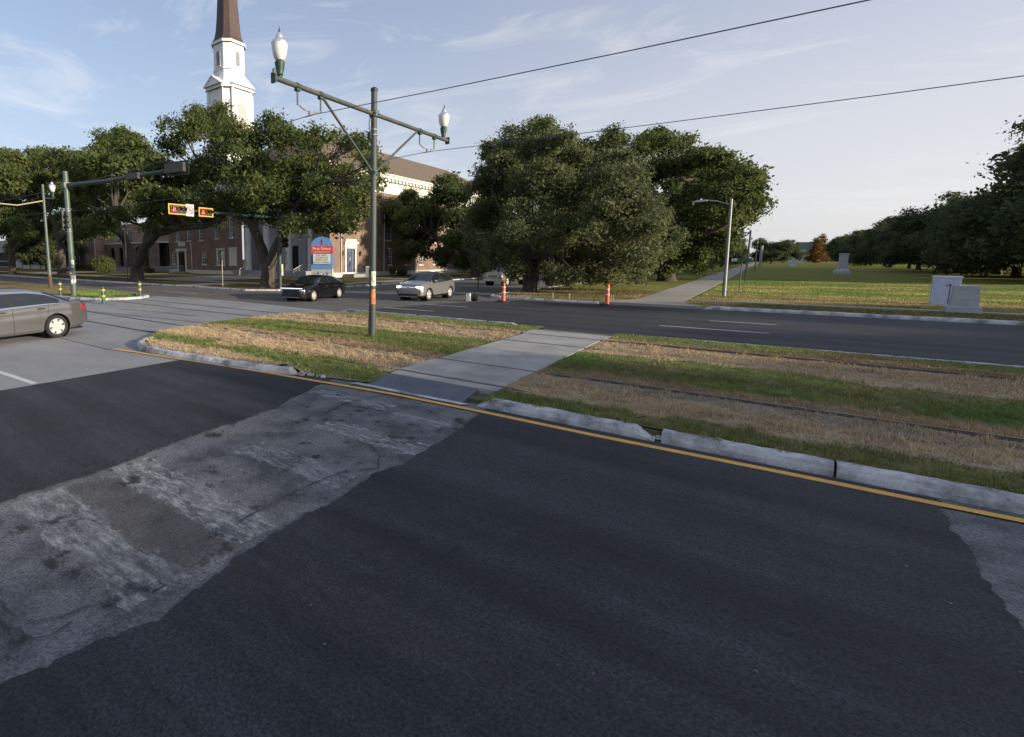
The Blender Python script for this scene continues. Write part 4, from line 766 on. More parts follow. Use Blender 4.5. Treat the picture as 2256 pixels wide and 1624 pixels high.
def limb(mb, a, b, r0, r1, rn, bend=0.18, seg=6, n=8):
    a = Vector(a); b = Vector(b); L = (b-a).length; o1 = Vector((rn.uniform(-1,1),rn.uniform(-1,1),rn.uniform(-.3,1)))*L*bend; P = []; rr = []
    for i in range(seg+1):
        t = i/seg; P.append(a.lerp(b,t)+o1*4*t*(1-t)*.5+Vector((rn.uniform(-1,1),rn.uniform(-1,1),rn.uniform(-1,1)))*L*.015*(0 < i < seg)); rr.append(r0+(r1-r0)*t**.8)
    mb.tube(P, rr, n, cap=False); return P
def tree(name, base, lobes, label, leafm, trunk_r, forks, seed, per=2.6, leaf=0.17, clump=0.30, k=14, gap=0.30, group=None, cat='tree', bark=None):
    """forks: list of paths in world space that leave the base; lobes: (centre, radii) in world space"""
    base = Vector(base); e = empty(name, base, 0, label, cat, group); rn = random.Random(seed); mb = MB(); tips = []
    for (path, rr) in forks:
        P = [Vector(p)-base for p in path]; Q = []; RR = []
        for i in range(len(P)-1):
            for q in range(5): t = q/5; Q.append(P[i].lerp(P[i+1],t)+Vector((rn.uniform(-1,1),rn.uniform(-1,1),0))*rr[i]*.10*(i+q > 0)); RR.append((rr[i]+(rr[i+1]-rr[i])*t)*rn.uniform(.95,1.06))
        Q.append(P[-1]); RR.append(rr[-1]); mb.tube(Q, RR, 14, cap=False); tips += [(Q[j], RR[j]) for j in range(len(Q)//3, len(Q))]
    mb.lathe([(trunk_r*1.55,-.12),(trunk_r*1.2,.10),(trunk_r*1.0,.4),(trunk_r*.9,.8)], (0,0,0), 14)
    for (c, r) in lobes:
        c = Vector(c)-base; j = min(range(len(tips)), key=lambda q: (tips[q][0]-c).length+rn.uniform(0,.8)); a, r0 = tips[j]
        P = limb(mb, a, c, min(r0*.6,.22), .05, rn); 
        for q in range(4):
            d = Vector((rn.gauss(0,1),rn.gauss(0,1),rn.gauss(.3,.8))).normalized(); limb(mb, P[3+q % 3], c+Vector((d.x*r[0],d.y*r[1],d.z*r[2]))*.85, .05, .015, rn, seg=4, n=5)
    mb.build('trunk', bark or BARK, e, smooth=True)
    V, Q = leaves([(np.array(c)-np.array(base), r) for c, r in lobes], per, leaf, clump, seed, k, gap)
    link('crown', fast_mesh('crown', V, Q, leafm), None, e); return e
def lobes_px(Y, lst, seed, depth=4.0, flat=0.85, back=0.5):
    rn = random.Random(seed); o = []
    for (u,v,r) in lst:
        y = Y+rn.uniform(-depth,depth); p = AY(u,v,y); d = math.hypot(p.x,p.y); q = r*d/F; o.append((tuple(p),(q,q*1.05,q*flat)))
        if rn.random() < back: y2 = Y+depth*rn.uniform(.8,1.5); p = AY(u+rn.uniform(-10,10),v+rn.uniform(0,12),y2); o.append((tuple(p),(q,q,q*flat)))
    return o
def W(u,v,y): return tuple(AY(u,v,y))
# the forked oak at the church corner
b = G(590,633,.1); Y = b.y
lb = lobes_px(Y, [(410,288,46),(372,325,30),(470,272,44),(520,315,58),(590,288,42),(640,312,44),(700,312,36),(764,312,30),(800,318,24),(560,385,66),(640,388,66),(720,380,60),(785,400,40),(470,365,56),(432,402,42),(480,466,28),(540,478,24),(430,440,32),(520,438,40),(600,458,46),(680,458,46),(742,452,42),(768,492,24),(650,500,26),(705,490,26),(575,430,40),(690,420,40),(812,350,22),(800,440,30),(786,472,24),(832,372,18),(750,500,18),(820,410,20)], 3, 4.5)
tree('live_oak', b, lb, 'large live oak with forked scarred trunk at the church corner', OAKL, 0.62, [([b, W(592,590,Y), W(575,545,Y), W(555,495,Y-.5), W(520,470,Y-1), W(480,430,Y-2)], [.62,.55,.42,.33,.26,.14]), ([W(596,580,Y), W(612,540,Y), W(630,505,Y+.3), W(650,460,Y+.5), W(690,400,Y+1)], [.46,.40,.34,.26,.12]), ([W(560,505,Y-.4), W(575,440,Y), W(560,360,Y)], [.28,.2,.1])], 11, per=4.8, leaf=.175, clump=.31, k=19, gap=.18)
# the oak with the long low limb
b = G(302,618,.1); Y = b.y
lb = lobes_px(Y, [(232,322,30),(262,312,30),(300,332,32),(200,352,30),(240,372,40),(300,380,45),(350,382,40),(180,402,34),(180,498,22),(240,508,20),(330,502,20),(380,488,22),(430,468,26),(220,430,40),(290,440,48),(350,440,42),(400,412,34),(388,456,26),(330,476,26),(250,478,28),(200,470,28),(440,430,28),(275,345,36),(160,430,28),(215,495,20)], 5, 5)
tree('live_oak', b, lb, 'live oak with low V-shaped trunk and a long limb reaching towards the hanging signals', OAKL, 0.75, [([b, W(300,580,Y), W(285,550,Y), W(270,515,Y), W(255,470,Y)], [.75,.6,.5,.38,.2]), ([W(305,582,Y), W(318,545,Y), W(345,515,Y), W(395,500,Y-.5), W(450,498,Y-1), W(490,480,Y-1.5)], [.55,.48,.42,.36,.28,.14]), ([W(318,545,Y), W(330,490,Y+1), W(340,420,Y+1)], [.36,.26,.1])], 12, per=3.6, leaf=.24, clump=.36, k=17, gap=.14)
b = G(137,606,.1); Y = b.y
lb = lobes_px(Y, [(100,362,28),(142,352,28),(62,382,28),(120,400,34),(62,432,34),(160,422,28),(100,462,34),(150,482,24),(40,482,28),(182,505,24),(80,345,22),(190,450,24),(110,505,24)], 6, 5)
tree('live_oak', b, lb, 'dark straight-trunked live oak behind the thick signal mast', OAKL, 0.6, [([b, W(136,560,Y), W(128,520,Y), W(110,470,Y)], [.6,.5,.42,.2]), ([W(130,530,Y), W(165,500,Y), W(200,480,Y)], [.3,.24,.1])], 13, per=2.8, leaf=.29, clump=.42, k=16, gap=.14)
b = G(28,604,.1); Y = b.y
lb = lobes_px(Y, [(0,362,28),(32,358,24),(10,402,34),(-32,385,34),(-22,432,34),(22,452,28),(52,505,22),(0,492,28),(-62,425,38),(-50,480,34),(-90,460,34)], 7, 5)
tree('live_oak', b, lb, 'slim-trunked live oak before the pale garage building', OAKL, 0.5, [([b, W(26,560,Y), W(20,510,Y), W(0,450,Y)], [.5,.42,.34,.15])], 14, per=2.8, leaf=.29, clump=.42, k=16, gap=.14)
# oak beside the church's long wall
b = G(1047,611,.1); Y = b.y
lb = lobes_px(Y, [(985,402,22),(962,432,26),(1010,432,28),(930,458,28),(900,486,30),(960,480,34),(1020,480,36),(1060,472,32),(872,474,22),(890,512,22),(940,520,28),(1000,530,28),(1060,530,34),(862,500,18),(1090,512,28),(882,545,18),(942,560,16),(1000,410,18),(920,545,18),(900,440,24),(1090,450,30),(1100,560,28),(1075,582,20),(860,460,22),(845,490,18),(980,560,22),(900,560,14),(1020,575,16)], 8, 4)
tree('live_oak', b, lb, 'leaning live oak beside the long brick side wall of the church', OAKL, 0.6, [([b, W(1046,580,Y), W(1035,565,Y), W(1015,548,Y), W(985,535,Y), W(940,515,Y)], [.6,.5,.42,.36,.28,.12]), ([W(1044,585,Y), W(1052,545,Y), W(1050,490,Y)], [.4,.32,.12])], 15, per=3.4, leaf=.26, clump=.40, k=17, gap=.10)
# the bushy tree on the park corner
b = G(1165,642,.11); Y = b.y
lb = lobes_px(Y, [(1180,292,32),(1142,312,32),(1220,312,26),(1082,332,24),(1160,352,48),(1228,360,46),(1092,392,46),(1062,422,32),(1160,420,60),(1250,420,60),(1330,402,42),(1378,424,38),(1418,452,32),(1082,480,50),(1170,500,62),(1260,500,62),(1340,482,60),(1408,502,42),(1440,478,22),(1112,558,44),(1190,570,44),(1260,560,46),(1330,560,46),(1400,548,40),(1446,530,24),(1142,596,20),(1220,600,20),(1298,598,22),(1348,608,18),(1478,522,20),(1205,275,14),(1120,290,14),(1250,300,14),(1130,352,44),(1190,332,42),(1240,342,38),(1100,362,36),(1205,400,50),(1290,368,44),(1345,362,34),(1300,420,45),(1390,380,26),(1060,540,30),(1215,616,15),(1260,614,17),(1310,616,17),(1355,620,14),(1400,604,18),(1380,590,24),(1420,580,22),(1255,605,18)], 9, 4.2)
tree('park_tree', b, lb, 'dense bushy grey-green tree with low skirts on the park corner verge', LAUR, 0.42, [([b, W(1163,605,Y), W(1160,560,Y), W(1165,480,Y), W(1175,380,Y), W(1180,310,Y)], [.42,.36,.30,.24,.14,.05]), ([W(1175,640,Y-.15), W(1182,600,Y), W(1215,540,Y), W(1270,480,Y), W(1330,430,Y)], [.24,.22,.18,.13,.05]), ([W(1162,570,Y), W(1120,500,Y), W(1085,420,Y)], [.2,.15,.05])], 16, per=5.6, leaf=.15, clump=.27, k=18, gap=.10)
# the tall oak overhanging the path
Y = 62.0; b = AY(1470,600,Y); b.z = .1
lb = lobes_px(Y, [(1352,302,26),(1330,340,32),(1400,332,28),(1440,312,32),(1490,322,32),(1530,352,32),(1500,372,38),(1440,372,38),(1580,352,28),(1600,392,32),(1640,382,24),(1662,402,18),(1560,412,42),(1500,432,42),(1620,432,36),(1650,452,26),(1560,470,42),(1620,482,30),(1500,490,42),(1560,520,34),(1600,532,24),(1500,550,38),(1452,556,34),(1520,578,18),(1400,470,40),(1430,530,36),(1645,420,24),(1545,555,22),(1480,580,28),(1540,588,20),(1420,584,28),(1385,600,22),(1300,330,26),(1290,370,34),(1585,560,18)], 10, 5, flat=.8)
tree('live_oak', b, lb, 'tall spreading oak overhanging the park path behind the bushy tree', OAKL, 0.8, [([b, W(1470,570,Y), W(1475,530,Y), W(1490,470,Y), W(1500,400,Y), W(1490,350,Y)], [.8,.7,.6,.45,.3,.12]), ([W(1475,540,Y), W(1530,520,Y), W(1590,500,Y), W(1640,470,Y)], [.4,.34,.25,.1]), ([W(1485,480,Y), W(1420,400,Y), W(1360,340,Y)], [.35,.22,.08])], 17, per=3.2, leaf=.23, clump=.36, k=17, gap=.27)
# generic oaks, three shapes, copied with crown and trunk
def generic(seed, R_, H_, leafm, name, per=2.7, leaf=.30, clump=.48):
    rn = random.Random(seed); lb = []
    for i in range(26):
        a = 2*math.pi*i*.382; d = R_*(.15+.68*math.sqrt(((i*11) % 26)/26)); z = H_*rn.uniform(.20,.84)*(1-.25*(d/R_)**2); q = R_*rn.uniform(.25,.38); lb.append(((d*math.cos(a),d*math.sin(a),max(z,q*.8)),(q,q,q*.78)))
    return tree(name, (0,0,0), lb, 'x', leafm, .42, [([(0,0,0),(.1,0,1.6),(.4,.2,H_*.35),(R_*.4,.3,H_*.55)],[.42,.38,.32,.14]),([(0,0,1.6),(-.6,-.2,H_*.35),(-R_*.4,0,H_*.5)],[.42,.32,.12]),([(0,0,1.8),(0,.5,H_*.4),(0,R_*.4,H_*.55)],[.36,.26,.1]),([(0,0,1.8),(0,-.5,H_*.4),(.2,-R_*.4,H_*.55)],[.36,.26,.1])], seed, per, leaf, clump, 13, .26)
gens = [generic(31,8.5,13.5,FARL,'live_oak'), generic(32,9.0,14.0,FARL,'live_oak'), generic(33,8.0,12.5,FARL,'live_oak')]
used = [False]*3
def put(i, x, y, s, rz, label, group, sz=None, z=.1):
    o = gens[i] if not used[i] else copy_tree(gens[i]); used[i] = True
    o.location = (x,y,z); o.rotation_euler = (0,0,rz); o.scale = (s,s,sz or s); tag(o, label, 'tree', group); return o
rn = random.Random(77)
GR = 'oak row on the far side of the park lawn'; LR = 'dark live oak in the row bordering the far side of the lawn'
for k, (x,y,s) in enumerate(((25.5,80,1.30),(25,94,1.16),(24.5,107,1.0),(26,121,1.0),(24.5,135,.95),(26,150,1),(25,168,.95),(26.5,188,1),(26,210,.95),(28,236,1.0),(28,266,1.0),(30,300,1.05),(31,345,1.1),(33,400,1.1))): put(k % 3, x, y, s, rn.uniform(0,6.28), LR, GR)
for k, (x,y,s) in enumerate(((40,86,1.0),(41,108,1.05),(42,135,1.0),(42,165,1.0))): put((k+1) % 3, x, y, s, rn.uniform(0,6.28), 'live oak standing behind the row that borders the lawn', 'oaks behind the row')
GL = 'oaks lining the left side of the park path'
for k, (x,y,s) in enumerate(((-15,95,.85),(-12.5,122,.75),(-14,150,.8),(-11,182,.75),(-14,215,.85),(-15,260,.9),(-18,320,.95),(-24,100,.95),(-25,130,.95))): put((k+1) % 3, x, y, s, rn.uniform(0,6.28), 'live oak standing further down the left side of the park path', GL)
GC = 'oaks behind the church corner buildings'
for k, (x,y,s) in enumerate(((-112,40,.8),(-104,66,.9),(-125,62,.95),(-32,84,.8),(-33,104,.85))): put(k % 3, x, y, s, rn.uniform(0,6.28), 'live oak standing further off behind the corner buildings', GC)
# street oaks along the avenue to the east of the crossing; their shade lies over the median
GE = 'street oaks shading the avenue'
for k, (x,y,s,h) in enumerate(((44,3,.82,.80),(45,13,.84,.82),(43,22,.82,.80),(45,31,.84,.82),(43.5,38.5,.70,.74),(60,-4,.95,.9),(62,9,.95,.95),(61,22,.95,.95),(62,35,.9,.95),(46,-9,.85,.82),(50,-22,.95,.9))): put(k % 3, x, y, s, rn.uniform(0,6.28), 'street oak standing along the avenue east of the crossing', GE, h)
# far end of the park
def cone_tree(x, y, h, r, label):
    lb = [((x,y,h*t),(r*(1-t*.85)+.3,)*2+(h*.13,)) for t in (.15,.3,.45,.6,.75,.9)]
    tree('bald_cypress', (x,y,.05), lb, label, CYPL, .4, [([(x,y,0),(x,y,h*.9)],[.4,.08])], int(h*10), per=.5, leaf=.7, clump=.8, k=10, gap=.2)
p = AY(1797,560,430); cone_tree(p.x,430,15,4.8,'rust-brown cypress standing at the far end of the lawn'); p = AY(1808,560,470); cone_tree(p.x,470,19,4.5,'taller rust-brown cypress peeking over the far lawn end')
FB = empty('far_house', (AY(1776,560,480).x,480,0), 0, 'white house with green roof closing the far end of the lawn', 'building')
MB().box(-9,8,-6,6,0,9.5).build('wall', mat('far_white_wall', (0.5,0.5,0.5), 0.8), FB); MB().prism_y([(-10,9.5),(9,9.5),(4,14),(-5,14)], -7, 7).build('roof', mat('far_green_roof', (0.10,0.20,0.17), 0.6), FB)
for x in (-7,-4,-1,2,5):
    for z in (1.5,5.2): MB().box(x,x+1.5,-6.06,-6.0,z,z+2.4).build('window', mat('far_glass', (0.05,0.07,0.10), 0.2), FB)
for k, (u,y,s) in enumerate(((1700,330,1.0),(1822,520,1.1),(1770,600,1.2),(1748,560,1.2),(1815,620,1.2),(1845,600,1.3),(1725,420,1.1))): put(k % 3, AY(u,570,y).x, y, s, k*1.3, 'hazy oak closing the far end of the park', 'oaks at the far end of the park')
# shrubs by the church
def shrub(u, v, y, rx, rz, label, seed, n=5):
    p = AY(u,v,y); rn = random.Random(seed); lb = [((p.x+rn.uniform(-.4,.4)*rx,p.y+rn.uniform(-.3,.3)*rx,.1+rz*rn.uniform(.4,.75)),(rx*.6,rx*.6,rz*.42)) for _ in range(n)]
    e = empty('shrub', (p.x,p.y,.1), 0, label, 'shrub'); V, Q = leaves([(np.array(c)-np.array((p.x,p.y,.1)), r) for c, r in lb], 9, .16, .2, seed, 9, .1); link('foliage', fast_mesh('foliage', V, Q, OAKL), None, e)
    mb = MB()
    for q in range(5): limb(mb, (0,0,-.05), (rn.uniform(-.4,.4)*rx,rn.uniform(-.4,.4)*rx,rz*.6), .05, .02, rn, seg=4, n=5)
    mb.build('stem', BARK, e)
shrub(232,608,37,2.1,2.5,'rounded dark evergreen shrub beside the arcade steps',1,7); shrub(328,604,44,1.0,.9,'low dark shrub at the foot of the V-shaped oak',2)
shrub(885,610,59,.9,.8,'low shrub against the white base of the side wall',3); shrub(866,604,57,.35,1.1,'thin upright shrub against the side wall',4,3)
for k, u in enumerate((170,186,202)): shrub(u,592,46,1.1,1.0,('clipped hedge bush under the quoined corner, away from the arcade','clipped hedge bush in the middle under the quoined corner','clipped hedge bush under the quoined corner, close to the evergreen shrub')[k],10+k)
# ------------------------------------------------------------------ the church
BRK = brick_mat('church_brick', (0.165,0.102,0.076), (0.21,0.135,0.10), (0.22,0.18,0.15)); BRKL = brick_mat('pale_sunlit_brick', (0.27,0.16,0.105), (0.32,0.20,0.13), (0.30,0.25,0.2))  # pale brick of the quoins; on upper and east hall walls, painted sunlight
TRIM = mat('white_trim', (0.62,0.61,0.58), 0.7, c2=(0.52,0.51,0.48), scale=1.5, bump=0.05); STEEP = mat('steeple_white', (0.74,0.745,0.75), 0.65, c2=(0.60,0.60,0.60), scale=1.2, lo=0.45, hi=0.8)
PANEL = mat('portico_panel', (0.36,0.36,0.37), 0.75, c2=(0.42,0.42,0.43), scale=0.8); GLS = mat('window_glass', (0.015,0.018,0.022), 0.08, spec=0.8); DARKIN = mat('dark_interior', (0.012,0.012,0.013), 0.9)
ROOFM = mat('church_shingles', (0.115,0.085,0.06), 0.95, c2=(0.15,0.115,0.085), scale=2, stretch=(1,1,4), bump=0.6, bscale=14, speck=0.25, sscale=9); COPPER = mat('spire_copper', (0.05,0.034,0.030), 0.6, c2=(0.085,0.05,0.040), scale=0.9, lo=0.4, hi=0.7, bump=0.1, bscale=6)
STEPM = mat('step_stone', (0.22,0.23,0.25), 0.85, c2=(0.28,0.285,0.30), scale=2); RAILW = mat('white_railing', (0.55,0.55,0.55), 0.5)
CHX, CHY = -41.7, 47.0
ch = empty('church', (CHX,CHY,0), label='red brick church with white steeple, copper spire and long arched side wall', cat='church'); CO = Vector((CHX,CHY,0))
class Face:                                  # maps (u along wall, d into wall, z) to church space
    def __init__(s, kind, p): s.k, s.p = kind, p
    def __call__(s, u, d, z):
        v = Vector((u, s.p+d, z)) if s.k == 'f' else Vector((s.p-d, u, z)); return v-s.o
Face.o = CO
def fbox(mb, fc, u0,u1,d0,d1,z0,z1):
    return mb.add([fc(u0,d0,z0),fc(u1,d0,z0),fc(u1,d1,z0),fc(u0,d1,z0),fc(u0,d0,z1),fc(u1,d0,z1),fc(u1,d1,z1),fc(u0,d1,z1)],[(0,3,2,1),(4,5,6,7),(0,1,5,4),(1,2,6,5),(2,3,7,6),(3,0,4,7)])
def wall(fc, u0,u1,z0,z1, holes, m, parent, th=0.35, name='wall'):
    us = sorted({u0,u1}|{h[0] for h in holes}|{h[1] for h in holes}); zs = sorted({z0,z1}|{h[2] for h in holes}|{h[3] for h in holes}); mb = MB()
    for i in range(len(us)-1):
        for j in range(len(zs)-1):
            cu, cz = (us[i]+us[i+1])/2, (zs[j]+zs[j+1])/2
            if any(h[0] < cu < h[1] and h[2] < cz < h[3] for h in holes): continue
            mb.add([fc(us[i],0,zs[j]),fc(us[i+1],0,zs[j]),fc(us[i+1],0,zs[j+1]),fc(us[i],0,zs[j+1])],[(0,1,2,3)])
    for h in holes:
        for (a,b) in (((h[0],h[2]),(h[0],h[3])),((h[1],h[2]),(h[1],h[3])),((h[0],h[2]),(h[1],h[2])),((h[0],h[3]),(h[1],h[3]))):
            mb.add([fc(a[0],0,a[1]),fc(b[0],0,b[1]),fc(b[0],th,b[1]),fc(a[0],th,a[1])],[(0,1,2,3)])
    return mb.build(name, m, parent)
def arch_pts(u0,u1,zs,n=10):
    r = (u1-u0)/2; return [((u0+u1)/2-r*math.cos(math.pi*i/n), zs+r*math.sin(math.pi*i/n)) for i in range(n+1)]
def spandrel(fc, u0,u1,zs,z1, m, parent, th=0.35):
    mb = MB(); A = arch_pts(u0,u1,zs,12)
    for i in range(12):
        a, b = A[i], A[i+1]; mb.add([fc(a[0],0,a[1]),fc(b[0],0,b[1]),fc(b[0],0,z1),fc(a[0],0,z1)],[(0,1,2,3)]); mb.add([fc(a[0],0,a[1]),fc(b[0],0,b[1]),fc(b[0],th,b[1]),fc(a[0],th,a[1])],[(0,1,2,3)])
    return mb.build('arch_spandrel', m, parent)
def window(fc, u0,u1,z0,z1, parent, nx=3, nz=4, arch=False, sill=True, d=0.10, fr=0.10, m=None):
    mb = MB(); m = m or TRIM
    fbox(mb,fc,u0,u0+fr,d,d+.12,z0,z1); fbox(mb,fc,u1-fr,u1,d,d+.12,z0,z1); fbox(mb,fc,u0+fr,u1-fr,d,d+.12,z0,z0+fr)
    if not arch: fbox(mb,fc,u0+fr,u1-fr,d,d+.12,z1-fr,z1)
    else:
        A = arch_pts(u0,u1,z1,12); B = arch_pts(u0+fr,u1-fr,z1,12)
        for i in range(12): mb.add([fc(A[i][0],d,A[i][1]),fc(A[i+1][0],d,A[i+1][1]),fc(B[i+1][0],d,B[i+1][1]),fc(B[i][0],d,B[i][1])],[(0,1,2,3)]); mb.add([fc(B[i][0],d,B[i][1]),fc(B[i+1][0],d,B[i+1][1]),fc(B[i+1][0],d+.1,B[i+1][1]),fc(B[i][0],d+.1,B[i][1])],[(0,1,2,3)])
    w_ = mb.build('window', m, parent); zt = z1 if not arch else z1+(u1-u0)/2-fr; g = MB()
    for i in range(nx):                       # each pane a piece
        for j in range(nz):
            a0 = u0+fr+(u1-u0-2*fr)*i/nx; a1 = u0+fr+(u1-u0-2*fr)*(i+1)/nx; c0 = z0+fr+(zt-z0-2*fr*(not arch)-fr*arch)*j/nz; c1 = z0+fr+(zt-z0-2*fr*(not arch)-fr*arch)*(j+1)/nz
            g.add([fc(a0+.018,d+.075,c0+.018),fc(a1-.018,d+.075,c0+.018),fc(a1-.018,d+.075,c1-.018),fc(a0+.018,d+.075,c1-.018)],[(0,1,2,3)])
    if arch:
        g = MB(); B = arch_pts(u0+fr,u1-fr,z1,12); g.add([fc(u0+fr,d+.075,z0+fr)]+[fc(p[0],d+.075,p[1]) for p in B]+[fc(u1-fr,d+.075,z0+fr)],[tuple(range(15))])
    g.build('pane', GLS, w_); b_ = MB()
    for i in range(1,nx): uu = u0+fr+(u1-u0-2*fr)*i/nx; fbox(b_,fc,uu-.02,uu+.02,d+.03,d+.07,z0+fr,zt-fr*.5 if not arch else z1+.35)
    for j in range(1,nz): zz = z0+fr+(zt-z0-2*fr)*j/nz; t = .04 if (nz % 2 == 0 and j == nz//2) else .02; fbox(b_,fc,u0+fr,u1-fr,d+.028,d+.068,zz-t,zz+t)
    b_.build('glazing_bar', m, w_)
    if sill: sb = MB(); fbox(sb,fc,u0-.1,u1+.1,-.08,.14,z0-.14,z0-.002); sb.build('sill', m, w_)
    return w_
S = Face('s', CHX); Fr = Face('f', CHY)
# side wall: doorway, tall arched windows over small ones
tall = [59.6,63.9,68.2,72.5,76.8,81.1,85.4]; low = [60.0,64.2,68.4,72.6,76.9,81.0,85.4]
holes = [(y-.75,y+.75,5.0,10.15) for y in tall] + [(y-.55,y+.55,1.55,4.0) for y in low] + [(50.15,51.85,.55,3.75)]
wall(S, 47,100, .7, 11.4, holes, BRK, ch); ft = MB(); fbox(ft,S,46.95,100,-.08,.3,0,.7); ft.build('base_course', TRIM, ch)
for y in tall:
    spandrel(S, y-.75,y+.75,9.4,10.15, BRK, ch); window(S, y-.75,y+.75,5.0,9.4, ch, 3, 6, arch=True)
    h = MB(); A = arch_pts(y-1.15,y+1.15,9.4,16); B = arch_pts(y-1.0,y+1.0,9.4,16)
    for i in range(16): h.add([S(A[i][0],-.05,A[i][1]),S(A[i+1][0],-.05,A[i+1][1]),S(B[i+1][0],-.05,B[i+1][1]),S(B[i][0],-.05,B[i][1])],[(0,1,2,3)]); h.add([S(A[i][0],-.05,A[i][1]),S(A[i+1][0],-.05,A[i+1][1]),S(A[i+1][0],0,A[i+1][1]),S(A[i][0],0,A[i][1])],[(0,1,2,3)])
    h.build('arch_hood', mat('arch_dark_brick', (0.12,0.07,0.05), 0.9), ch)
for y in low: window(S, y-.55,y+.55,1.55,4.0, ch, 2, 6)
fz = MB(); fbox(fz,S,46.6,100,-.12,.3,11.4,13.0); fz.build('frieze', TRIM, ch); cn = MB(); fbox(cn,S,46.2,100,-.65,.3,13.35,13.75); fbox(cn,S,46.35,100,-.42,.3,13.0,13.35); fbox(cn,S,46.05,100,-.8,.3,13.75,13.95); cn.build('cornice', TRIM, ch)
for k in range(58): mb = MB(); y = 46.7+k*.9; fbox(mb,S,y,y+.32,-.62,-.43,13.04,13.34); mb.build('dentil', TRIM, ch)
bc = MB(); fbox(bc,S,46.9,100,-.05,0,4.55,4.75); bc.build('belt_course', BRK, ch)
for (y,) in ((49.05,),(58.3,),(74.5,),(90,)):
    MB().tube([S(y,-.12,.3),S(y,-.12,11.3)], .06, 8).build('downspout', TRIM, ch)
dr = MB(); fbox(dr,S,49.85,50.15,-.1,.2,.5,3.75); fbox(dr,S,51.85,52.15,-.1,.2,.5,3.75); fbox(dr,S,49.75,52.25,-.12,.2,3.75,4.35); fbox(dr,S,49.6,52.4,-.3,.2,4.35,4.6); fbox(dr,S,49.9,52.1,-.2,.2,4.6,4.95); dr.build('door_surround', TRIM, ch)
d_ = MB(); fbox(d_,S,50.15,51.35,.12,.18,.55,3.75); do = d_.build('door', mat('painted_door', (0.03,0.04,0.11), 0.5, c2=(0.22,0.25,0.36), scale=1.6, lo=.5, hi=.72, stretch=(1,1,.7)), ch); l = MB(); fbox(l,S,51.4,51.85,.12,.18,.55,3.75); l.build('side_panel', mat('door_side', (0.10,0.13,0.17), 0.5), do)
fbox(MB(),S,0,1,0,1,0,1)
st = MB(); fbox(st,S,49.4,52.6,-1.9,-.08,0.05,.52); st.build('stoop', STEPM, ch)
for k in range(3): mb = MB(); fbox(mb,S,52.6+k*.3,52.9+k*.3,-1.9,-.1,.05,.40-k*.12); mb.build('step', STEPM, ch)
def railing(pts, hgt, name='railing', n=6):
    mb = MB(); P = [Vector(p) for p in pts]
    mb.tube([p+ZU*hgt for p in P], .03, 6)
    for i in range(len(P)-1):
        for k in range(n+1): q = P[i].lerp(P[i+1],k/n); mb.tube([q,q+ZU*hgt], .016, 5)
    return mb.build(name, RAILW, ch)
railing([S(51.9,-1.85,.52),S(52.6,-1.85,.5),S(53.6,-1.85,.1)], .95); railing([S(52.7,-.2,.5),S(53.6,-.2,.1)], .95)
for y in (49.25,52.9): mb = MB(); q = S(y,-.25,3.1); mb.lathe([(0.0,-.35),(.10,-.28),(.17,.15),(.19,.18),(.05,.35),(0,.42)], q, 6); mb.tube([q+ZU*.3,S(y,0,3.55)], .02, 5); mb.build('wall_lantern', mat('lantern_iron', (0.03,0.03,0.025), 0.5, c2=(0.12,0.10,0.05), scale=6), ch)
# roof of the long block
MB().add([S(45.9,-.85,13.96),S(100.5,-.85,13.96),S(94,10.2,20.2),S(52,10.2,20.2),S(45.9,21.5,13.96),S(100.5,21.5,13.96)],[(0,1,2,3),(0,3,4),(3,2,5,4),(1,5,2)]).build('roof', ROOFM, ch)
bk = MB(); fbox(bk,S,99.7,100,.3,21,0,13.9); bk.build('wall', BRK, ch)
# front: pavilion, portico, wing
wall(Fr, -44.6,-41.7, .7, 11.4, [], BRK, ch); b1 = MB(); fbox(b1,Fr,-44.6,-41.62,-.08,.3,0,.7); b1.build('base_course', TRIM, ch); b2 = MB(); fbox(b2,Fr,-63,-41.3,-.5,.3,11.4,13.9); b2.build('frieze', TRIM, ch)
fl = MB(); fbox(fl,Fr,-58.6,-44.6,.02,3.2,0,.82); fl.build('portico_floor', STEPM, ch)
pn = MB(); fbox(pn,Fr,-58.6,-44.6,3.0,3.2,.82,11.4); pw = pn.build('portico_wall', PANEL, ch)
for k, (a,b) in enumerate(((-58.4,-56.6),(-56.5,-54.7),(-54.6,-52.9),(-50.3,-48.6),(-48.5,-46.8))):
    mb = MB(); fbox(mb,Fr,a,b,2.9,3.0,.9,6.2); mb.build('panel', PANEL, pw); mb = MB(); fbox(mb,Fr,a,b,2.9,3.0,6.4,10.5); mb.build('panel', PANEL, pw)
mb = MB(); fbox(mb,Fr,-58.62,-58.5,.35,3.2,.0,11.4); mb.build('portico_return', PANEL, ch); mb = MB(); fbox(mb,Fr,-44.72,-44.6,.35,3.2,.0,11.4); mb.build('portico_return', PANEL, ch); mb = MB(); fbox(mb,Fr,-58.6,-44.6,-.2,3.2,11.2,11.39); mb.build('portico_ceiling', PANEL, ch)
for a in (-52.4,-51.2): mb = MB(); fbox(mb,Fr,a,a+1.1,2.85,2.98,.85,4.2); mb.build('door', DARKIN, ch)
mb = MB(); fbox(mb,Fr,-46.65,-45.6,2.85,2.98,.85,4.4); mb.build('door', DARKIN, ch)
for x in (-58.0,-54.0,-49.6,-45.4):
    mb = MB(); mb.lathe([(.62,0),(.62,.25),(.52,.3),(.5,.4),(.47,5),(.42,10.2),(.55,10.4),(.55,10.58)], Fr(x,.6,.82), 20); mb.build('column', TRIM, ch, smooth=True)
for k in range(5): mb = MB(); fbox(mb,Fr,-57.2,-46,-.35-.34*(4-k)+.34*0,.02-.34*(4-k),0.08,.15+.165*k-.0); mb.build('step', STEPM, ch)
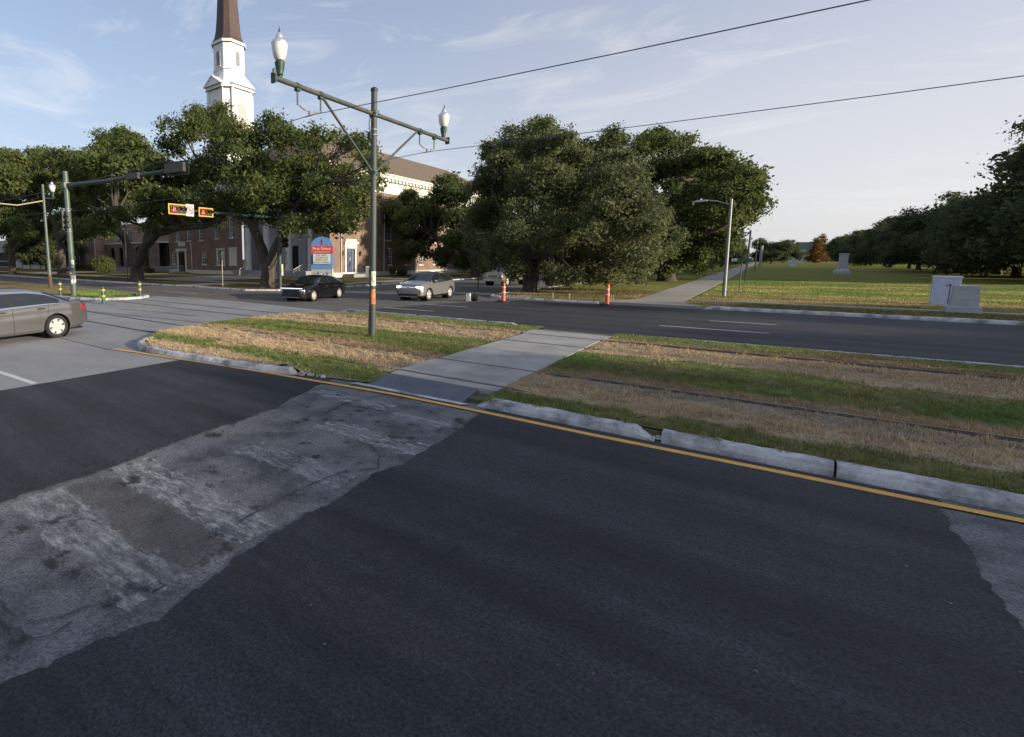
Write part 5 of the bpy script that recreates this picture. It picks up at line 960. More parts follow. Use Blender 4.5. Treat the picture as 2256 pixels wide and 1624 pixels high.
mb = MB(); fbox(mb,Fr,-58.8,-57.3,-1.7,0,0.05,.85); mb.build('step_cheek', STEPM, ch); mb = MB(); fbox(mb,Fr,-45.9,-44.2,-1.7,0,0.05,.9); mb.build('step_cheek', STEPM, ch)
railing([Fr(-57.0,-1.8,.1),Fr(-57.0,-.1,.82)], .95); railing([Fr(-46.3,-1.8,.1),Fr(-46.3,-.1,.82)], .95); railing([Fr(-51.5,-1.8,.1),Fr(-51.5,-.1,.82)], .95, n=3)
# brick wing
hw = [(-68.7,-67.4,1.55,3.65),(-69.3,-68.1,5.3,7.4),(-65.2,-64.2,5.5,8.6),(-64.4,-63.1,1.5,3.7),(-75.9,-74.7,5.3,7.4),(-75.2,-73.2,.35,3.4),(-77.3,-76.3,1.6,3.6),(-61.6,-60.6,5.5,8.6),(-72.6,-71.5,5.3,7.4)]
wall(Fr, -78,-58.6, .7, 10.6, hw, BRK, ch); mb = MB(); fbox(mb,Fr,-78,-75.2,-.06,.3,0,.7); fbox(mb,Fr,-73.2,-58.6,-.06,.3,0,.7); mb.build('base_course', TRIM, ch)
for h in hw:
    if h[2] > 1: window(Fr, h[0],h[1],h[2],h[3], ch, 3, 4)
mb = MB(); fbox(mb,Fr,-64.7,-62.8,-.12,0,3.75,4.0); fbox(mb,Fr,-64.75,-64.42,-.06,0,1.3,3.75); fbox(mb,Fr,-63.08,-62.8,-.06,0,1.3,3.75); mb.build('window_hood', TRIM, ch)
mb = MB(); fbox(mb,Fr,-61.7,-59.9,-.06,0,1.4,3.9); fbox(mb,Fr,-61.8,-59.8,-.14,0,3.9,4.1); mb.build('blind_panel', TRIM, ch)
mb = MB(); fbox(mb,Fr,-75.55,-75.2,-.15,.2,.3,3.7); fbox(mb,Fr,-73.2,-72.85,-.15,.2,.3,3.7); fbox(mb,Fr,-75.7,-72.7,-.2,.2,3.7,4.1); fbox(mb,Fr,-75.2,-73.2,-.05,0,4.5,5.2); mb.build('door_surround', TRIM, ch)
mb = MB(); fbox(mb,Fr,-75.2,-73.2,1.2,1.25,.35,3.4); mb.build('door', mat('grey_door', (0.28,0.29,0.30), 0.6), ch); mb = MB(); fbox(mb,Fr,-73.9,-73.4,1.1,1.18,.35,3.2); mb.build('door_opening', DARKIN, ch)
mb = MB(); fbox(mb,Fr,-75.7,-72.2,-1.2,-.02,.05,.38); mb.build('stoop', STEPM, ch); railing([Fr(-75.6,-2.2,.12),Fr(-75.6,-1.1,.38),Fr(-75.6,-.1,.4)], .9, n=4); railing([Fr(-73.9,-2.2,.12),Fr(-73.9,-1.1,.38),Fr(-73.9,-.1,.4)], .9, n=4)
for x in (-75.8,-72.6): mb = MB(); mb.lathe([(0,-.12),(.16,-.05),(.16,.1),(0,.2)], Fr(x,-.2,3.55), 8); mb.build('wall_light', mat('amber_light', (0.55,0.38,0.10), 0.4), ch)
for x in (-71.3,): MB().tube([Fr(x-.3,-.1,5.0),Fr(x,-.12,4.6),Fr(x,-.12,.2)], .06, 8).build('downspout', TRIM, ch)
mb = MB(); fbox(mb,Fr,-78.3,-58.6,-.35,.3,10.6,11.1); mb.build('cornice', TRIM, ch); mb = MB(); fbox(mb,Fr,-78,-58.6,.3,8,10.6,10.8); mb.build('roof', ROOFM, ch)
wl = MB(); wl.add([Fr(-78,0,0),Fr(-78,12,0),Fr(-78,12,10.6),Fr(-78,0,10.6)],[(0,1,2,3)]); wl.build('wall', BRK, ch)
# steeple: chamfered square stages
SX, SY = -68.6, 53.4; SK_ = .88
def chsq(wd, cf): a = wd/2; b = a-cf; a *= SK_; b *= SK_; return [(b,-a),(a,-b),(a,b),(b,a),(-b,a),(-a,b),(-a,-b),(-b,-a)]
def stage(w0,w1,c0,c1,z0,z1,m,name,parent=ch,smooth=False):
    A = chsq(w0,c0); B = chsq(w1,c1); return MB().add([Vector((SX+p[0],SY+p[1],z0))-CO for p in A]+[Vector((SX+p[0],SY+p[1],z1))-CO for p in B],[(i,(i+1)%8,8+(i+1)%8,8+i) for i in range(8)]+[tuple(range(8,16))]).build(name, m, parent)
MB().box(SX-4.2-CHX,SX+4.2-CHX,SY-4.2-CHY,SY+4.2-CHY,9,19).build('tower_base', STEEP, ch)
t1 = stage(6.6,6.5,1.25,1.25,19,29.0,STEEP,'steeple_stage'); stage(7.3,7.3,1.35,1.35,28.6,29.05,STEEP,'stage_cornice',t1); stage(5.6,4.9,1.05,.95,29.05,30.6,STEEP,'steeple_stage')
t2 = stage(4.7,4.7,.95,.95,30.6,35.5,STEEP,'steeple_stage'); stage(4.95,4.95,1.0,1.0,31.6,31.75,STEEP,'stage_band',t2); stage(5.3,5.3,1.08,1.08,35.5,35.9,STEEP,'stage_cornice',t2)
for k, (w0,w1,z0,z1) in enumerate(((5.1,4.3,35.9,36.6),(4.3,3.85,36.6,37.6),(3.85,3.45,37.6,39.5),(3.45,.12,39.5,64))): stage(w0,w1,w0*.21,w1*.21,z0,z1,COPPER,'spire')
for sgn in (-1,1):                           # spire seams
    pass
def steeple_open(fk, zc0, zsp, hw_, half, m_in, prt):
    for ax in ('x','y'):
        for s_ in (-1,1):
            def q(u,d,z): return (Vector((SX+s_*(half+d),SY+u,z)) if ax == 'x' else Vector((SX+u,SY+s_*(half+d),z)))-CO
            A = arch_pts(-hw_,hw_,zsp,10); o = MB().add([q(-hw_,.03,zc0)]+[q(p[0],.03,p[1]) for p in A]+[q(hw_,.03,zc0)],[tuple(range(13))]).build('louvre_opening', m_in, prt)
            fr_ = MB(); B = arch_pts(-hw_-.14,hw_+.14,zsp,10); A2 = [(-hw_,zc0)]+A+[(hw_,zc0)]; B2 = [(-hw_-.14,zc0)]+B+[(hw_+.14,zc0)]
            for i in range(12): fr_.add([q(A2[i][0],.09,A2[i][1]),q(A2[i+1][0],.09,A2[i+1][1]),q(B2[i+1][0],.09,B2[i+1][1]),q(B2[i][0],.09,B2[i][1])],[(0,1,2,3)]); fr_.add([q(A2[i][0],.09,A2[i][1]),q(A2[i+1][0],.09,A2[i+1][1]),q(A2[i+1][0],0,A2[i+1][1]),q(A2[i][0],0,A2[i][1])],[(0,1,2,3)]); fr_.add([q(B2[i][0],.09,B2[i][1]),q(B2[i+1][0],.09,B2[i+1][1]),q(B2[i+1][0],0,B2[i+1][1]),q(B2[i][0],0,B2[i][1])],[(0,1,2,3)])
            fb = q(-hw_-.25,.0,zc0-.12); fr_.add([q(-hw_-.25,0,zc0-.14),q(hw_+.25,0,zc0-.14),q(hw_+.25,.16,zc0-.14),q(-hw_-.25,.16,zc0-.14),q(-hw_-.25,0,zc0),q(hw_+.25,0,zc0),q(hw_+.25,.16,zc0),q(-hw_-.25,.16,zc0)],[(0,3,2,1),(4,5,6,7),(0,1,5,4),(1,2,6,5),(2,3,7,6),(3,0,4,7)]); fr_.build('opening_frame', STEEP, o)
            lv = MB(); nn = int((zsp-zc0)/.22)
            for k in range(nn+2): z = zc0+.08+k*.22; hh = hw_ if z < zsp else math.sqrt(max(0,hw_**2-(z-zsp)**2)); lv.add([q(-hh,.04,z),q(hh,.04,z),q(hh,.085,z-.1),q(-hh,.085,z-.1)],[(0,1,2,3)])
            lv.build('louvre', mat('louvre_grey', (0.42,0.43,0.45), 0.8), o)
steeple_open('f', 32.2, 34.0, .40, 2.35*SK_, mat('louvre_dark', (0.16,0.17,0.19), 0.9), t2)
steeple_open('f', 21.5, 26.2, .85, 3.28*SK_, mat('louvre_pale', (0.45,0.44,0.42), 0.9), t1)
for ax in ('x','y'):
    for s_ in (-1,1):
        def q(u,d,z): u = u*SK_; return (Vector((SX+s_*(3.3*SK_+d),SY+u,z)) if ax == 'x' else Vector((SX+u,SY+s_*(3.3*SK_+d),z)))-CO
        T = [(-2.6,29.05),(2.6,29.05),(0,30.55)]; T2 = [(-2.1,29.15),(2.1,29.15),(0,30.3)]
        MB().add([q(p[0],.55,p[1]) for p in T]+[q(p[0],-1.2,p[1]) for p in T],[(0,1,2),(0,3,4,1),(1,4,5,2),(2,5,3,0)]).build('pediment', STEEP, t1)
        fr_ = MB()
        for i in range(3):
            a, b, c, d = T[i], T[(i+1)%3], T2[(i+1)%3], T2[i]; fr_.add([q(a[0],.66,a[1]),q(b[0],.66,b[1]),q(c[0],.66,c[1]),q(d[0],.66,d[1])],[(0,1,2,3)]); fr_.add([q(d[0],.66,d[1]),q(c[0],.66,c[1]),q(c[0],.55,c[1]),q(d[0],.55,d[1])],[(0,1,2,3)]); fr_.add([q(a[0],.66,a[1]),q(b[0],.66,b[1]),q(b[0],.5,b[1]),q(a[0],.5,a[1])],[(0,1,2,3)])
        fr_.build('pediment_frame', STEEP, t1)
        for uu in (-2.05,2.05): pp = MB(); pp.add([q(uu-.25,.0,19.5),q(uu+.25,.0,19.5),q(uu+.25,.12,19.5),q(uu-.25,.12,19.5),q(uu-.25,0,28.6),q(uu+.25,0,28.6),q(uu+.25,.12,28.6),q(uu-.25,.12,28.6)],[(0,3,2,1),(4,5,6,7),(0,1,5,4),(1,2,6,5),(2,3,7,6),(3,0,4,7)]); pp.build('pilaster', STEEP, t1)
# ------------------------------------------------------------------ arcade building and garages to the west
hb = empty('parish_hall', (-95,53,0), label='brick parish hall with a row of dark arches and wide steps', cat='building'); Face.o = Vector((-95,53,0)); ch_save = ch
AF = Face('f', 53.0)
def ux(u, y=53.0): return AY(u, 570, y).x
arcs = [(ux(u)-1.05, ux(u)+1.05) for u in (230,248.5,267,285.5,304,322)]
x0, x1 = ux(206), ux(352)
wall(AF, x0,x1, .3, 5.6, [(a,b,.9,4.9) for a,b in arcs], BRK, hb)
for a,b in arcs: spandrel(AF, a,b,3.85,4.9, BRK, hb)
mb = MB(); fbox(mb,AF,x0,x1,1.8,1.9,.3,5.6); mb.build('arcade_back', mat('arcade_back', (0.06,0.04,0.03), 0.9), hb); mb = MB(); fbox(mb,AF,x0,x1,0,1.9,.3,.9); mb.build('arcade_floor', STEPM, hb)
mb = MB(); fbox(mb,AF,x0,x1,-.1,2.5,5.6,5.85); mb.build('arcade_roof', TRIM, hb)
uh = [(ux(262)-1.1,ux(262)+1.1,6.0,9.0),(ux(235)-1.1,ux(235)+1.1,6.0,9.0),(ux(300)-1.1,ux(300)+1.1,6.0,9.0)]
AF2 = Face('f', 55.6); wall(AF2, x0,x1, 5.7, 10, uh, BRKL, hb)
for h in uh: window(AF2, *h, hb, 4, 5)
for k in range(4): mb = MB(); fbox(mb,AF,ux(262),ux(318),-.4-.4*(3-k),-.0-.4*(3-k),.05,.2+.2*k); mb.build('step', STEPM, hb)
QF = Face('f', 50.5); xa, xb = ux(168,50.5), ux(208,50.5)
wall(QF, xa,xb, .5, 9, [], BRK, hb); mb = MB(); mb.add([QF(xb,0,.5),QF(xb,3,.5),QF(xb,3,9),QF(xb,0,9)],[(0,1,2,3)]); mb.build('wall', BRKL, hb); mb = MB(); fbox(mb,QF,xa,xb+.05,-.06,3,0,.5); mb.build('base_course', TRIM, hb)
xm = ux(193,50.5)
for k in range(14): mb = MB(); wq = 1.1 if k % 2 else .8; fbox(mb,QF,xm-wq/2,xm+wq/2+.6,-.08,0,.55+k*.6,1.1+k*.6); mb.build('quoin', BRKL, hb)
for u in (176,212): MB().tube([QF(ux(u,50.5),-.1,.2),QF(ux(u,50.5),-.1,7)], .07, 6).build('downspout', TRIM, hb)
mb = MB(); fbox(mb,AF,ux(360),ux(374),-3,0,0.05,1.0); mb.build('planter', STEPM, hb)
gb = empty('garage_building', (-135,48,0), label='pale concrete building with wide dark garage openings at the end of the street', cat='building'); Face.o = Vector((-135,48,0)); GF = Face('f', 48.0)
gx = [ux(u,48) for u in (-80,-10,30,36,50,60,92,160)]
wall(GF, gx[0],gx[7], 0, 7.5, [(gx[0]+2,gx[1],0.3,4.2),(gx[1]+1.2,gx[3]-1.5,.3,4.2),(gx[4],gx[5],.3,4.2)], mat('pale_wall', (0.33,0.31,0.29), 0.85, c2=(0.27,0.26,0.25), scale=.4), gb)
mb = MB(); fbox(mb,GF,gx[0],gx[7],.4,.5,0,7.4); mb.build('dark_interior', DARKIN, gb); mb = MB(); fbox(mb,GF,gx[0]+2,gx[3]-1.5,-.1,-.02,1.7,1.95); mb.build('guard_rail', STEEL, gb)
lw = empty('garden_wall', (ux(75,44),44,0), label='low pale wall with dark brick piers and iron fence beside the garages', cat='wall'); LF = Face('f', 44.0); Face.o = Vector((ux(75,44),44,0))
mb = MB(); fbox(mb,LF,ux(46,44),ux(125,44),0,.3,0.05,.95); mb.build('wall', mat('pale_low_wall', (0.36,0.35,0.33), 0.85), lw)
for u in (48,66,88,108,124): mb = MB(); fbox(mb,LF,ux(u,44)-.3,ux(u,44)+.3,-.05,.4,.1,2.6); mb.build('pier', BRK, lw)
mb = MB()
for k in range(60): x = ux(48,44)+(ux(124,44)-ux(48,44))*k/60; fbox(mb,LF,x-.02,x+.02,.1,.14,.95,2.3)
fbox(mb,LF,ux(48,44),ux(124,44),.1,.14,2.2,2.26); mb.build('fence_bars', BLACK, lw)
ws = empty('lawn_sign', (ux(72,42.5),42.5,.1), label='white notice board hanging on the garden fence', cat='sign'); MB().box(-.95,.95,-.03,.03,1.0,2.5).build('board', WPAINT, ws); MB().box(-.5,.5,-.036,-.031,1.5,1.9).build('print', mat('print_grey', (0.25,0.28,0.33), 0.7, c2=(0.5,0.52,0.55), scale=6), ws); MB().tube([(-.8,0,0),(-.8,0,1)], .03, 6).build('post', STEEL, ws); MB().tube([(.8,0,0),(.8,0,1)], .03, 6).build('post', STEEL, ws)
# ------------------------------------------------------------------ the church sign
p = AY(709,600,43.6); sg = empty('church_sign', (p.x,43.6,.1), math.atan2(0.50,0.87), 'tall blue arched church sign with red band and changeable letter board', 'sign')
BLUE = mat('sign_blue', (0.10,0.22,0.46), 0.5, c2=(0.12,0.25,0.50), scale=2); SRD = mat('sign_red_band', (0.50,0.055,0.05), 0.5)
hw_ = 1.28; A = [(-hw_,1.15),(-hw_,3.75)]+[(-hw_*math.cos(math.pi*i/14), 3.75+1.12*math.sin(math.pi*i/14)) for i in range(1,14)]+[(hw_,3.75),(hw_,1.15)]
MB().prism_y(A, 0, .45).build('cabinet', BLUE, sg); MB().box(-hw_-.03,hw_+.03,-.05,.47,2.95,3.8).build('red_band', SRD, sg)
def letters(body, size, x, z, m, parent, y=-.06, sp=1.0): o = link('lettering', text_mesh(body,size,m,space=sp), None, parent, (x,y,z)); o.rotation_euler = (R(90),0,0); return o
WL = mat('white_letters', (0.75,0.75,0.74), 0.5); KL = mat('black_letters', (0.015,0.015,0.015), 0.6); rb = [o for o in sg.children if o.name.startswith('red_band')][0]
letters('First Grace', .48, 0, 3.5, WL, rb); letters('United Methodist Church', .19, 0, 3.12, WL, rb)
lb_ = MB().box(-1.0,1.0,-.12,-.001,1.75,2.88).build('letter_board', mat('board_white', (0.60,0.62,0.60), 0.5), sg)
for k in range(1,4): MB().box(-1.0,1.0,-.128,-.121,1.75+k*.28-.008,1.75+k*.28+.008).build('letter_track', mat('track_grey', (0.35,0.36,0.36), 0.6), lb_)
for k, s_ in enumerate(('THE FIRST','CHURCHES','WERE NOT','MONO ETHNIC')): letters(s_, .27, 0, 2.72-k*.275, KL, lb_, -.125, 1.12)
em = MB().prism_y([(-.10,4.02),(-.02,4.28),(.06,4.5),(.10,4.62),(.06,4.45),(.02,4.3),(.05,4.15),(.02,3.98)], -.012,-.001).build('flame_emblem', mat('flame_red', (0.5,0.05,0.03), 0.5), sg); em.location = (-.12,0,0)
MB().box(-.02,.03,-.014,-.001,3.92,4.6).build('cross_emblem', KL, sg); MB().box(-.12,.13,-.0145,-.0015,4.3,4.35).build('cross_emblem', KL, sg)
bs = MB().box(-1.25,1.2,-.02,.4,0,1.12).build('mural_base', mat('mural_ground', (0.30,0.36,0.38), 0.7, c2=(0.38,0.42,0.42), scale=3), sg); rn = random.Random(4)
MB().box(-1.25,1.2,-.026,-.021,0,.42).build('mural_grass', mat('mural_dark', (0.02,0.03,0.035), 0.7), bs)
for k in range(11):                          # painted figures
    x = -1.1+k*.215; hgt = rn.uniform(.55,.8); cm = [(0.6,0.6,0.6),(0.35,0.04,0.05),(0.5,0.42,0.5),(0.06,0.08,0.2),(0.45,0.45,0.5)][k % 5]; z0 = rn.uniform(.1,.25)
    MB().prism_y([(x-.05,z0),(x+.06,z0),(x+.09,z0+hgt*.55),(x+.04,z0+hgt*.78),(x-.04,z0+hgt*.78),(x-.09,z0+hgt*.55)], -.032,-.027).build('mural_figure', mat('mural_coat_%d' % (k % 5), cm, 0.7), bs)
    MB().prism_y([(x+.035*math.cos(a),z0+hgt*.86+.04*math.sin(a)) for a in np.linspace(0,6.28,9)[:-1]], -.032,-.027).build('mural_head', mat('mural_head', (0.08,0.05,0.035), 0.7), bs)
MB().box(1.2,1.28,-.05,.42,0,1.2).build('edge_post', TRIM, sg)
# ------------------------------------------------------------------ vehicles
TYRE = mat('tyre_rubber', (0.014,0.014,0.015), 0.85); ALLOY = mat('alloy_rim', (0.46,0.46,0.46), 0.35, metal=0.15, coat=0.3); CGLS = mat('car_glass', (0.012,0.015,0.02), 0.04, spec=1.0); CHROME = mat('chrome', (0.75,0.76,0.78), 0.12, metal=1.0); TRIMB = mat('car_black_trim', (0.015,0.015,0.017), 0.45); WELL = mat('wheel_well', (0.006,0.006,0.006), 0.9)
TAIL = mat('tail_lens', (0.42,0.02,0.03), 0.2, coat=1.0); HEADL = mat('head_lens', (0.55,0.56,0.6), 0.1, coat=1.0); LIT = emit_mat('headlight_lit', (1.0,0.93,0.75), 3.0); PLATEW = mat('number_plate', (0.5,0.5,0.52), 0.5)
def paint(name, c, rough=0.25, metal=0.5, c2=None, **k): return mat(name, c, rough, metal=metal, coat=0.8, c2=c2, **k)
def smooth_fn(pts, sig=0.05):
    xs = np.array([p[0] for p in pts]); zs = np.array([p[1] for p in pts]); g = np.linspace(xs[0]-.3, xs[-1]+.3, 900); v = np.interp(g, xs, zs); h = g[1]-g[0]; n = max(1,int(3*sig/h)); ker = np.exp(-.5*((np.arange(-n,n+1)*h)/sig)**2); ker /= ker.sum(); v2 = np.convolve(np.pad(v,n,mode='edge'),ker,'valid')
    return lambda x: float(np.interp(x, g, v2))
def rim_mesh(r, spokes, wd, style):
    mb = MB(); mb.lathe([(r,-wd/2),(r,wd/2*.9),(r*.93,wd/2),(r*.9,wd/2*.75),(r*.88,-wd/2*.2)], (0,0,0), 28, axis='y', caps=False)
    for k in range(spokes):
        a = 2*math.pi*k/spokes+.3; ca, sa = math.cos(a), math.sin(a); w0, w1 = (r*.24,r*.30) if style == 'wide' else (r*.13,r*.12)
        def q(rad, t, y): return (rad*ca-t*sa, y, rad*sa+t*ca)
        mb.add([q(r*.12,-w0,wd*.36),q(r*.12,w0,wd*.36),q(r*.92,w1,wd*.44),q(r*.92,-w1,wd*.44),q(r*.12,-w0,wd*.2),q(r*.12,w0,wd*.2),q(r*.92,w1,wd*.25),q(r*.92,-w1,wd*.25)],[(0,1,2,3),(4,7,6,5),(0,4,5,1),(1,5,6,2),(2,6,7,3),(3,7,4,0)])
    mb.lathe([(r*.26,wd*.2),(r*.24,wd*.42),(r*.1,wd*.47),(0,wd*.47)], (0,0,0), 16, axis='y'); return mb
def loose(fs):                               # split faces into connected pieces
    pa = {}
    def find(a):
        while pa[a] != a: pa[a] = pa[pa[a]]; a = pa[a]
        return a
    for f in fs:
        for v in f: pa.setdefault(v, v)
        for v in f[1:]: pa[find(f[0])] = find(v)
    g = {}
    for f in fs: g.setdefault(find(f[0]), []).append(f)
    return list(g.values())
def car(name, label, cat, S, loc, rz):
    """x forward, y left. S holds the outline curves and the piece layout."""
    e = empty(name, loc, rz, label, cat); top = smooth_fn(S['top'], S.get('sig',.05)); belt = smooth_fn(S['belt'],.05); hw = smooth_fn(S['plan'],.04); sill = smooth_fn(S['sill'],.05)
    x0, x1 = S['top'][0][0], S['top'][-1][0]; L = x1-x0
    xs = np.unique(np.concatenate([np.arange(x0,x1,.035), x0+np.array([0,.012,.03,.055,.09]), x1-np.array([0,.012,.03,.055,.09])]))
    nA, nB, nC, nD, nE = 2, 16, 10, 4, 8; seg = ['A']*nA+['B']*nB+['C']*nC+['D']*nD+['E']*nE; tt = [i/nA for i in range(nA)]+[i/nB for i in range(nB)]+[i/nC for i in range(nC)]+[i/nD for i in range(nD)]+[i/nE for i in range(nE)]+[1.0]
    def section(x):
        zt = top(x); w_ = hw(x); zs = sill(x); zb = min(belt(x), zt-.06); gr = zt-zb; yt = w_*.965-S.get('tumble',.42)*max(gr-.05,0)-.02; r = min(.085, gr*.55); P = []
        for i in range(nA): P.append((w_*.88*i/nA, zs))
        for i in range(nB):
            t = i/nB; z = zs+(zb-zs)*t; k = 0.90+.10*math.sin(min(1,t/.16)*math.pi/2) if t < .16 else 1.0-.035*((t-.5)/.5)**2*(1 if t > .5 else .6); 
            if .60 < t < .80: k -= .006*math.sin((t-.6)/.2*math.pi)
            P.append((w_*k, z))
        yb = P[-1][0]
        for i in range(nC): t = i/nC; P.append((yb+(yt-yb)*(t**1.12), zb+(zt-r-zb)*t))
        for i in range(nD): a = math.pi/2*i/nD; P.append((yt-r+r*math.cos(a)*1.0, zt-r+(r-.008)*math.sin(a)))
        for i in range(nE+1): t = i/nE; P.append(((yt-r)*(1-t), zt-.008+S.get('crown',.03)*(1-(1-t)**2)))
        d = min(x-x0, x1-x)
        if d < .10:                           # rounded nose and tail
            q = 1-math.sqrt(max(0,1-(1-d/.10)**2)); zm = (zs+zt)/2; P = [(p[0]*(1-.10*q), zm+(p[1]-zm)*(1-.16*q)) for p in P]
        return P
    secs = [section(float(x)) for x in xs]; n = len(secs[0]); axl = S['axles']; ra = S['arch']; rw = S['wheel']; wz = rw
    V = []; parts = {}
    def classify(i, j, side):
        x = (xs[i]+xs[i+1])/2; P = secs[i]; Q = secs[i+1]; y = (P[j][0]+Q[j][0]+P[j+1][0]+Q[j+1][0])/4; z = (P[j][1]+Q[j][1]+P[j+1][1]+Q[j+1][1])/4; sg_ = seg[j]; t = tt[j]
        if sg_ in 'AB' and any((x-a)**2+(z-wz)**2 < ra*ra for a in axl): return None
        return S['rule'](x, y, z, sg_, t, side) or 'body'
    idx = {}
    def vid(i, j, side):
        k = (i, j, side if j not in (0, n-1) else 0)
        if k not in idx:
            y, z = secs[i][j]; x = float(xs[i])
            if seg[min(j,n-2)] in 'AB' or j == 0:                  # draw edge points onto the arch circle
                for a in axl:
                    d = math.hypot(x-a, z-wz)
                    if ra*.86 < d < ra*1.09: x, z = a+(x-a)*ra/d, wz+(z-wz)*ra/d
            idx[k] = len(V); V.append((x, y*(1 if side > 0 else -1), z))
        return idx[k]
    for i in range(len(xs)-1):
        for j in range(n-1):
            for side in (1,-1):
                c = classify(i,j,side)
                if c is None: continue
                f = (vid(i,j,side),vid(i+1,j,side),vid(i+1,j+1,side),vid(i,j+1,side)); parts.setdefault(c,[]).append(f if side < 0 else f[::-1])
    for i, cname in ((0,S.get('tailcap','body')),(len(xs)-1,S.get('nosecap','body'))):
        for j in range(n-1): f = (vid(i,j,1),vid(i,j+1,1),vid(i,j+1,-1),vid(i,j,-1)); f = tuple(dict.fromkeys(f)); parts.setdefault('body',[]).append(f if i == 0 else f[::-1])
    body = None
    for c in ['body']+[k for k in parts if k != 'body']:
        for comp in ([parts[c]] if c == 'body' else loose(parts[c])):
          used_ = {}; vs = []; fs = []
          for f in comp:
            g = []
            for v_ in f:
                if v_ not in used_: used_[v_] = len(vs); vs.append(V[v_])
                g.append(used_[v_])
            fs.append(tuple(g))
          o = MB().add(vs,fs).build(c, S['mats'].get(c, S['paint']), e if body is None else body, smooth=True)
          if c == 'body': body = o
    def side_y(x, z):
        P = section(x); 
        for a, b in zip(P[nA:], P[nA+1:]):
            if a[1] <= z <= b[1]: t = (z-a[1])/max(1e-6,b[1]-a[1]); return a[0]+(b[0]-a[0])*t
        return P[nA+nB//2][0]
    for sd_ in (1,-1):
        for (xa,za,xb,zb_) in S['seams']:
            mb = MB(); vs = []; m_ = 14
            for k in range(m_+1):
                t = k/m_; x = xa+(xb-xa)*t; z = za+(zb_-za)*t; y = (side_y(x,z)+.003)*sd_; nx = Vector((zb_-za,0,-(xb-xa))).normalized()*.007; vs += [(x+nx.x,y,z+nx.z),(x-nx.x,y,z-nx.z)]
            mb.add(vs,[(2*k,2*k+1,2*k+3,2*k+2) for k in range(m_)]); mb.build('door_seam', TRIMB, body)
        for (x,z) in S['handles']: y = side_y(x,z)*sd_; MB().tube([(x-.11,y,z),(x-.08,y+.035*sd_,z+.004),(x+.08,y+.035*sd_,z+.004),(x+.11,y,z)], .016, 6).build('door_handle', S['mats'].get('handle',S['paint']), body, smooth=True)
        x, z = S['mirror']; y = side_y(x,z); mb = blob((x,(y+.13)*sd_,z+.05),(.09,.12,.075),2,12,8); mb.build('mirror', S['mats'].get('mirror',S['paint']), body, smooth=True)
    hwm = S['plan'][len(S['plan'])//2][1]; wd = .235
    for a in axl:
        for sd_ in (1,-1):
            yc = (hwm-.03-wd/2)*sd_
            wl_ = MB().lathe([(rw*.66,-wd/2+.01),(rw*.9,-wd/2),(rw*.985,-wd/2+.03),(rw,-wd/4),(rw,wd/4),(rw*.985,wd/2-.03),(rw*.9,wd/2),(rw*.66,wd/2-.01)], (0,0,0), 32, axis='y', caps=False).build('wheel', TYRE, e, smooth=True, loc=(a,yc,rw))
            rm = rim_mesh(rw*.69, S['spokes'], wd, S.get('rimstyle','wide')).build('rim', S['mats'].get('rim',ALLOY), wl_); rm.rotation_euler = (0,0,0 if sd_ > 0 else math.pi)
            MB().lathe([(0,-.02),(rw*.62,-.02),(rw*.62,.0),(0,.0)], (0,0,0), 20, axis='y').build('brake_disc', WELL, wl_)
            MB().lathe([(ra*1.02,-.02),(ra*1.02,-.42)] if sd_ > 0 else [(ra*1.02,.02),(ra*1.02,.42)], (a,(hwm-.03)*sd_,wz), 24, axis='y', caps=False).build('wheel_well', WELL, body)
    MB().box(x0+.25,x1-.25,-hwm*.8,hwm*.8,S['floor'],S['floor']+.06).build('underbody', WELL, body)
    if S.get('extra'): S['extra'](e, body, section, hw, x0, x1)
    return e
def glass_rule(x, sg_, t, wx, rx, pil, gx, hi=.90):
    """windscreen x range wx, rear window rx, pillars list, side glass x range gx"""
    if sg_ in 'DE' and wx[0] < x < wx[1]: return 'windscreen'
    if sg_ in 'DE' and rx[0] < x < rx[1]: return 'rear_window'
    if sg_ == 'C' and gx[0] < x < gx[1]:
        if t >= hi or t < .05: return 'window_trim'
        if any(a < x < b for a, b in pil): return 'pillar'
        return 'side_window'
# 1. grey saloon leaving the picture
def r1(x,y,z,sg_,t,side):
    g = glass_rule(x,sg_,t,(.55,1.35),(-1.95,-1.15),[(-.22,-.12),(-1.02,-.98)],(-1.55,.95))
    if g: return g
    if sg_ == 'B' and x < -2.22 and .82 < z < 1.03 and z > .82+.9*(x+2.57)*0: return 'tail_light' if x < -2.25 else None
    if sg_ == 'B' and z < .30 and -2.1 < x < 2.2: return 'sill_trim'
    if x > 2.2 and sg_ == 'B' and .62 < z < .80: return 'headlight'
SILV = paint('grey_champagne_paint', (0.215,0.218,0.222), 0.24, 0.75, c2=(0.23,0.232,0.235), scale=3)
def ex1(e, body, section, hw, x0, x1):
    for sd_ in (1,-1):
        mb = MB(); P = [(-1.1,.945-.04),(-.4,.865),(.6,.80),(1.0,.775)]
        for k in range(len(P)-1): mb.tube([(P[k][0],.962*sd_,P[k][1]),(P[k+1][0],.966*sd_,P[k+1][1])], [.004+.006*(k > 0),.010], 6)
        mb.build('side_crease', mat('crease_shadow', (0.09,0.085,0.08), 0.4), body)
        MB().tube([(-2.12,.925*sd_,.90),(-1.85,.948*sd_,.885)], [.010,.004], 6).build('side_crease', MATS['crease_shadow'], body)
    MB().box(x0-.005,x0+.03,-.26,.26,.78,.92).build('number_plate', PLATEW, body)
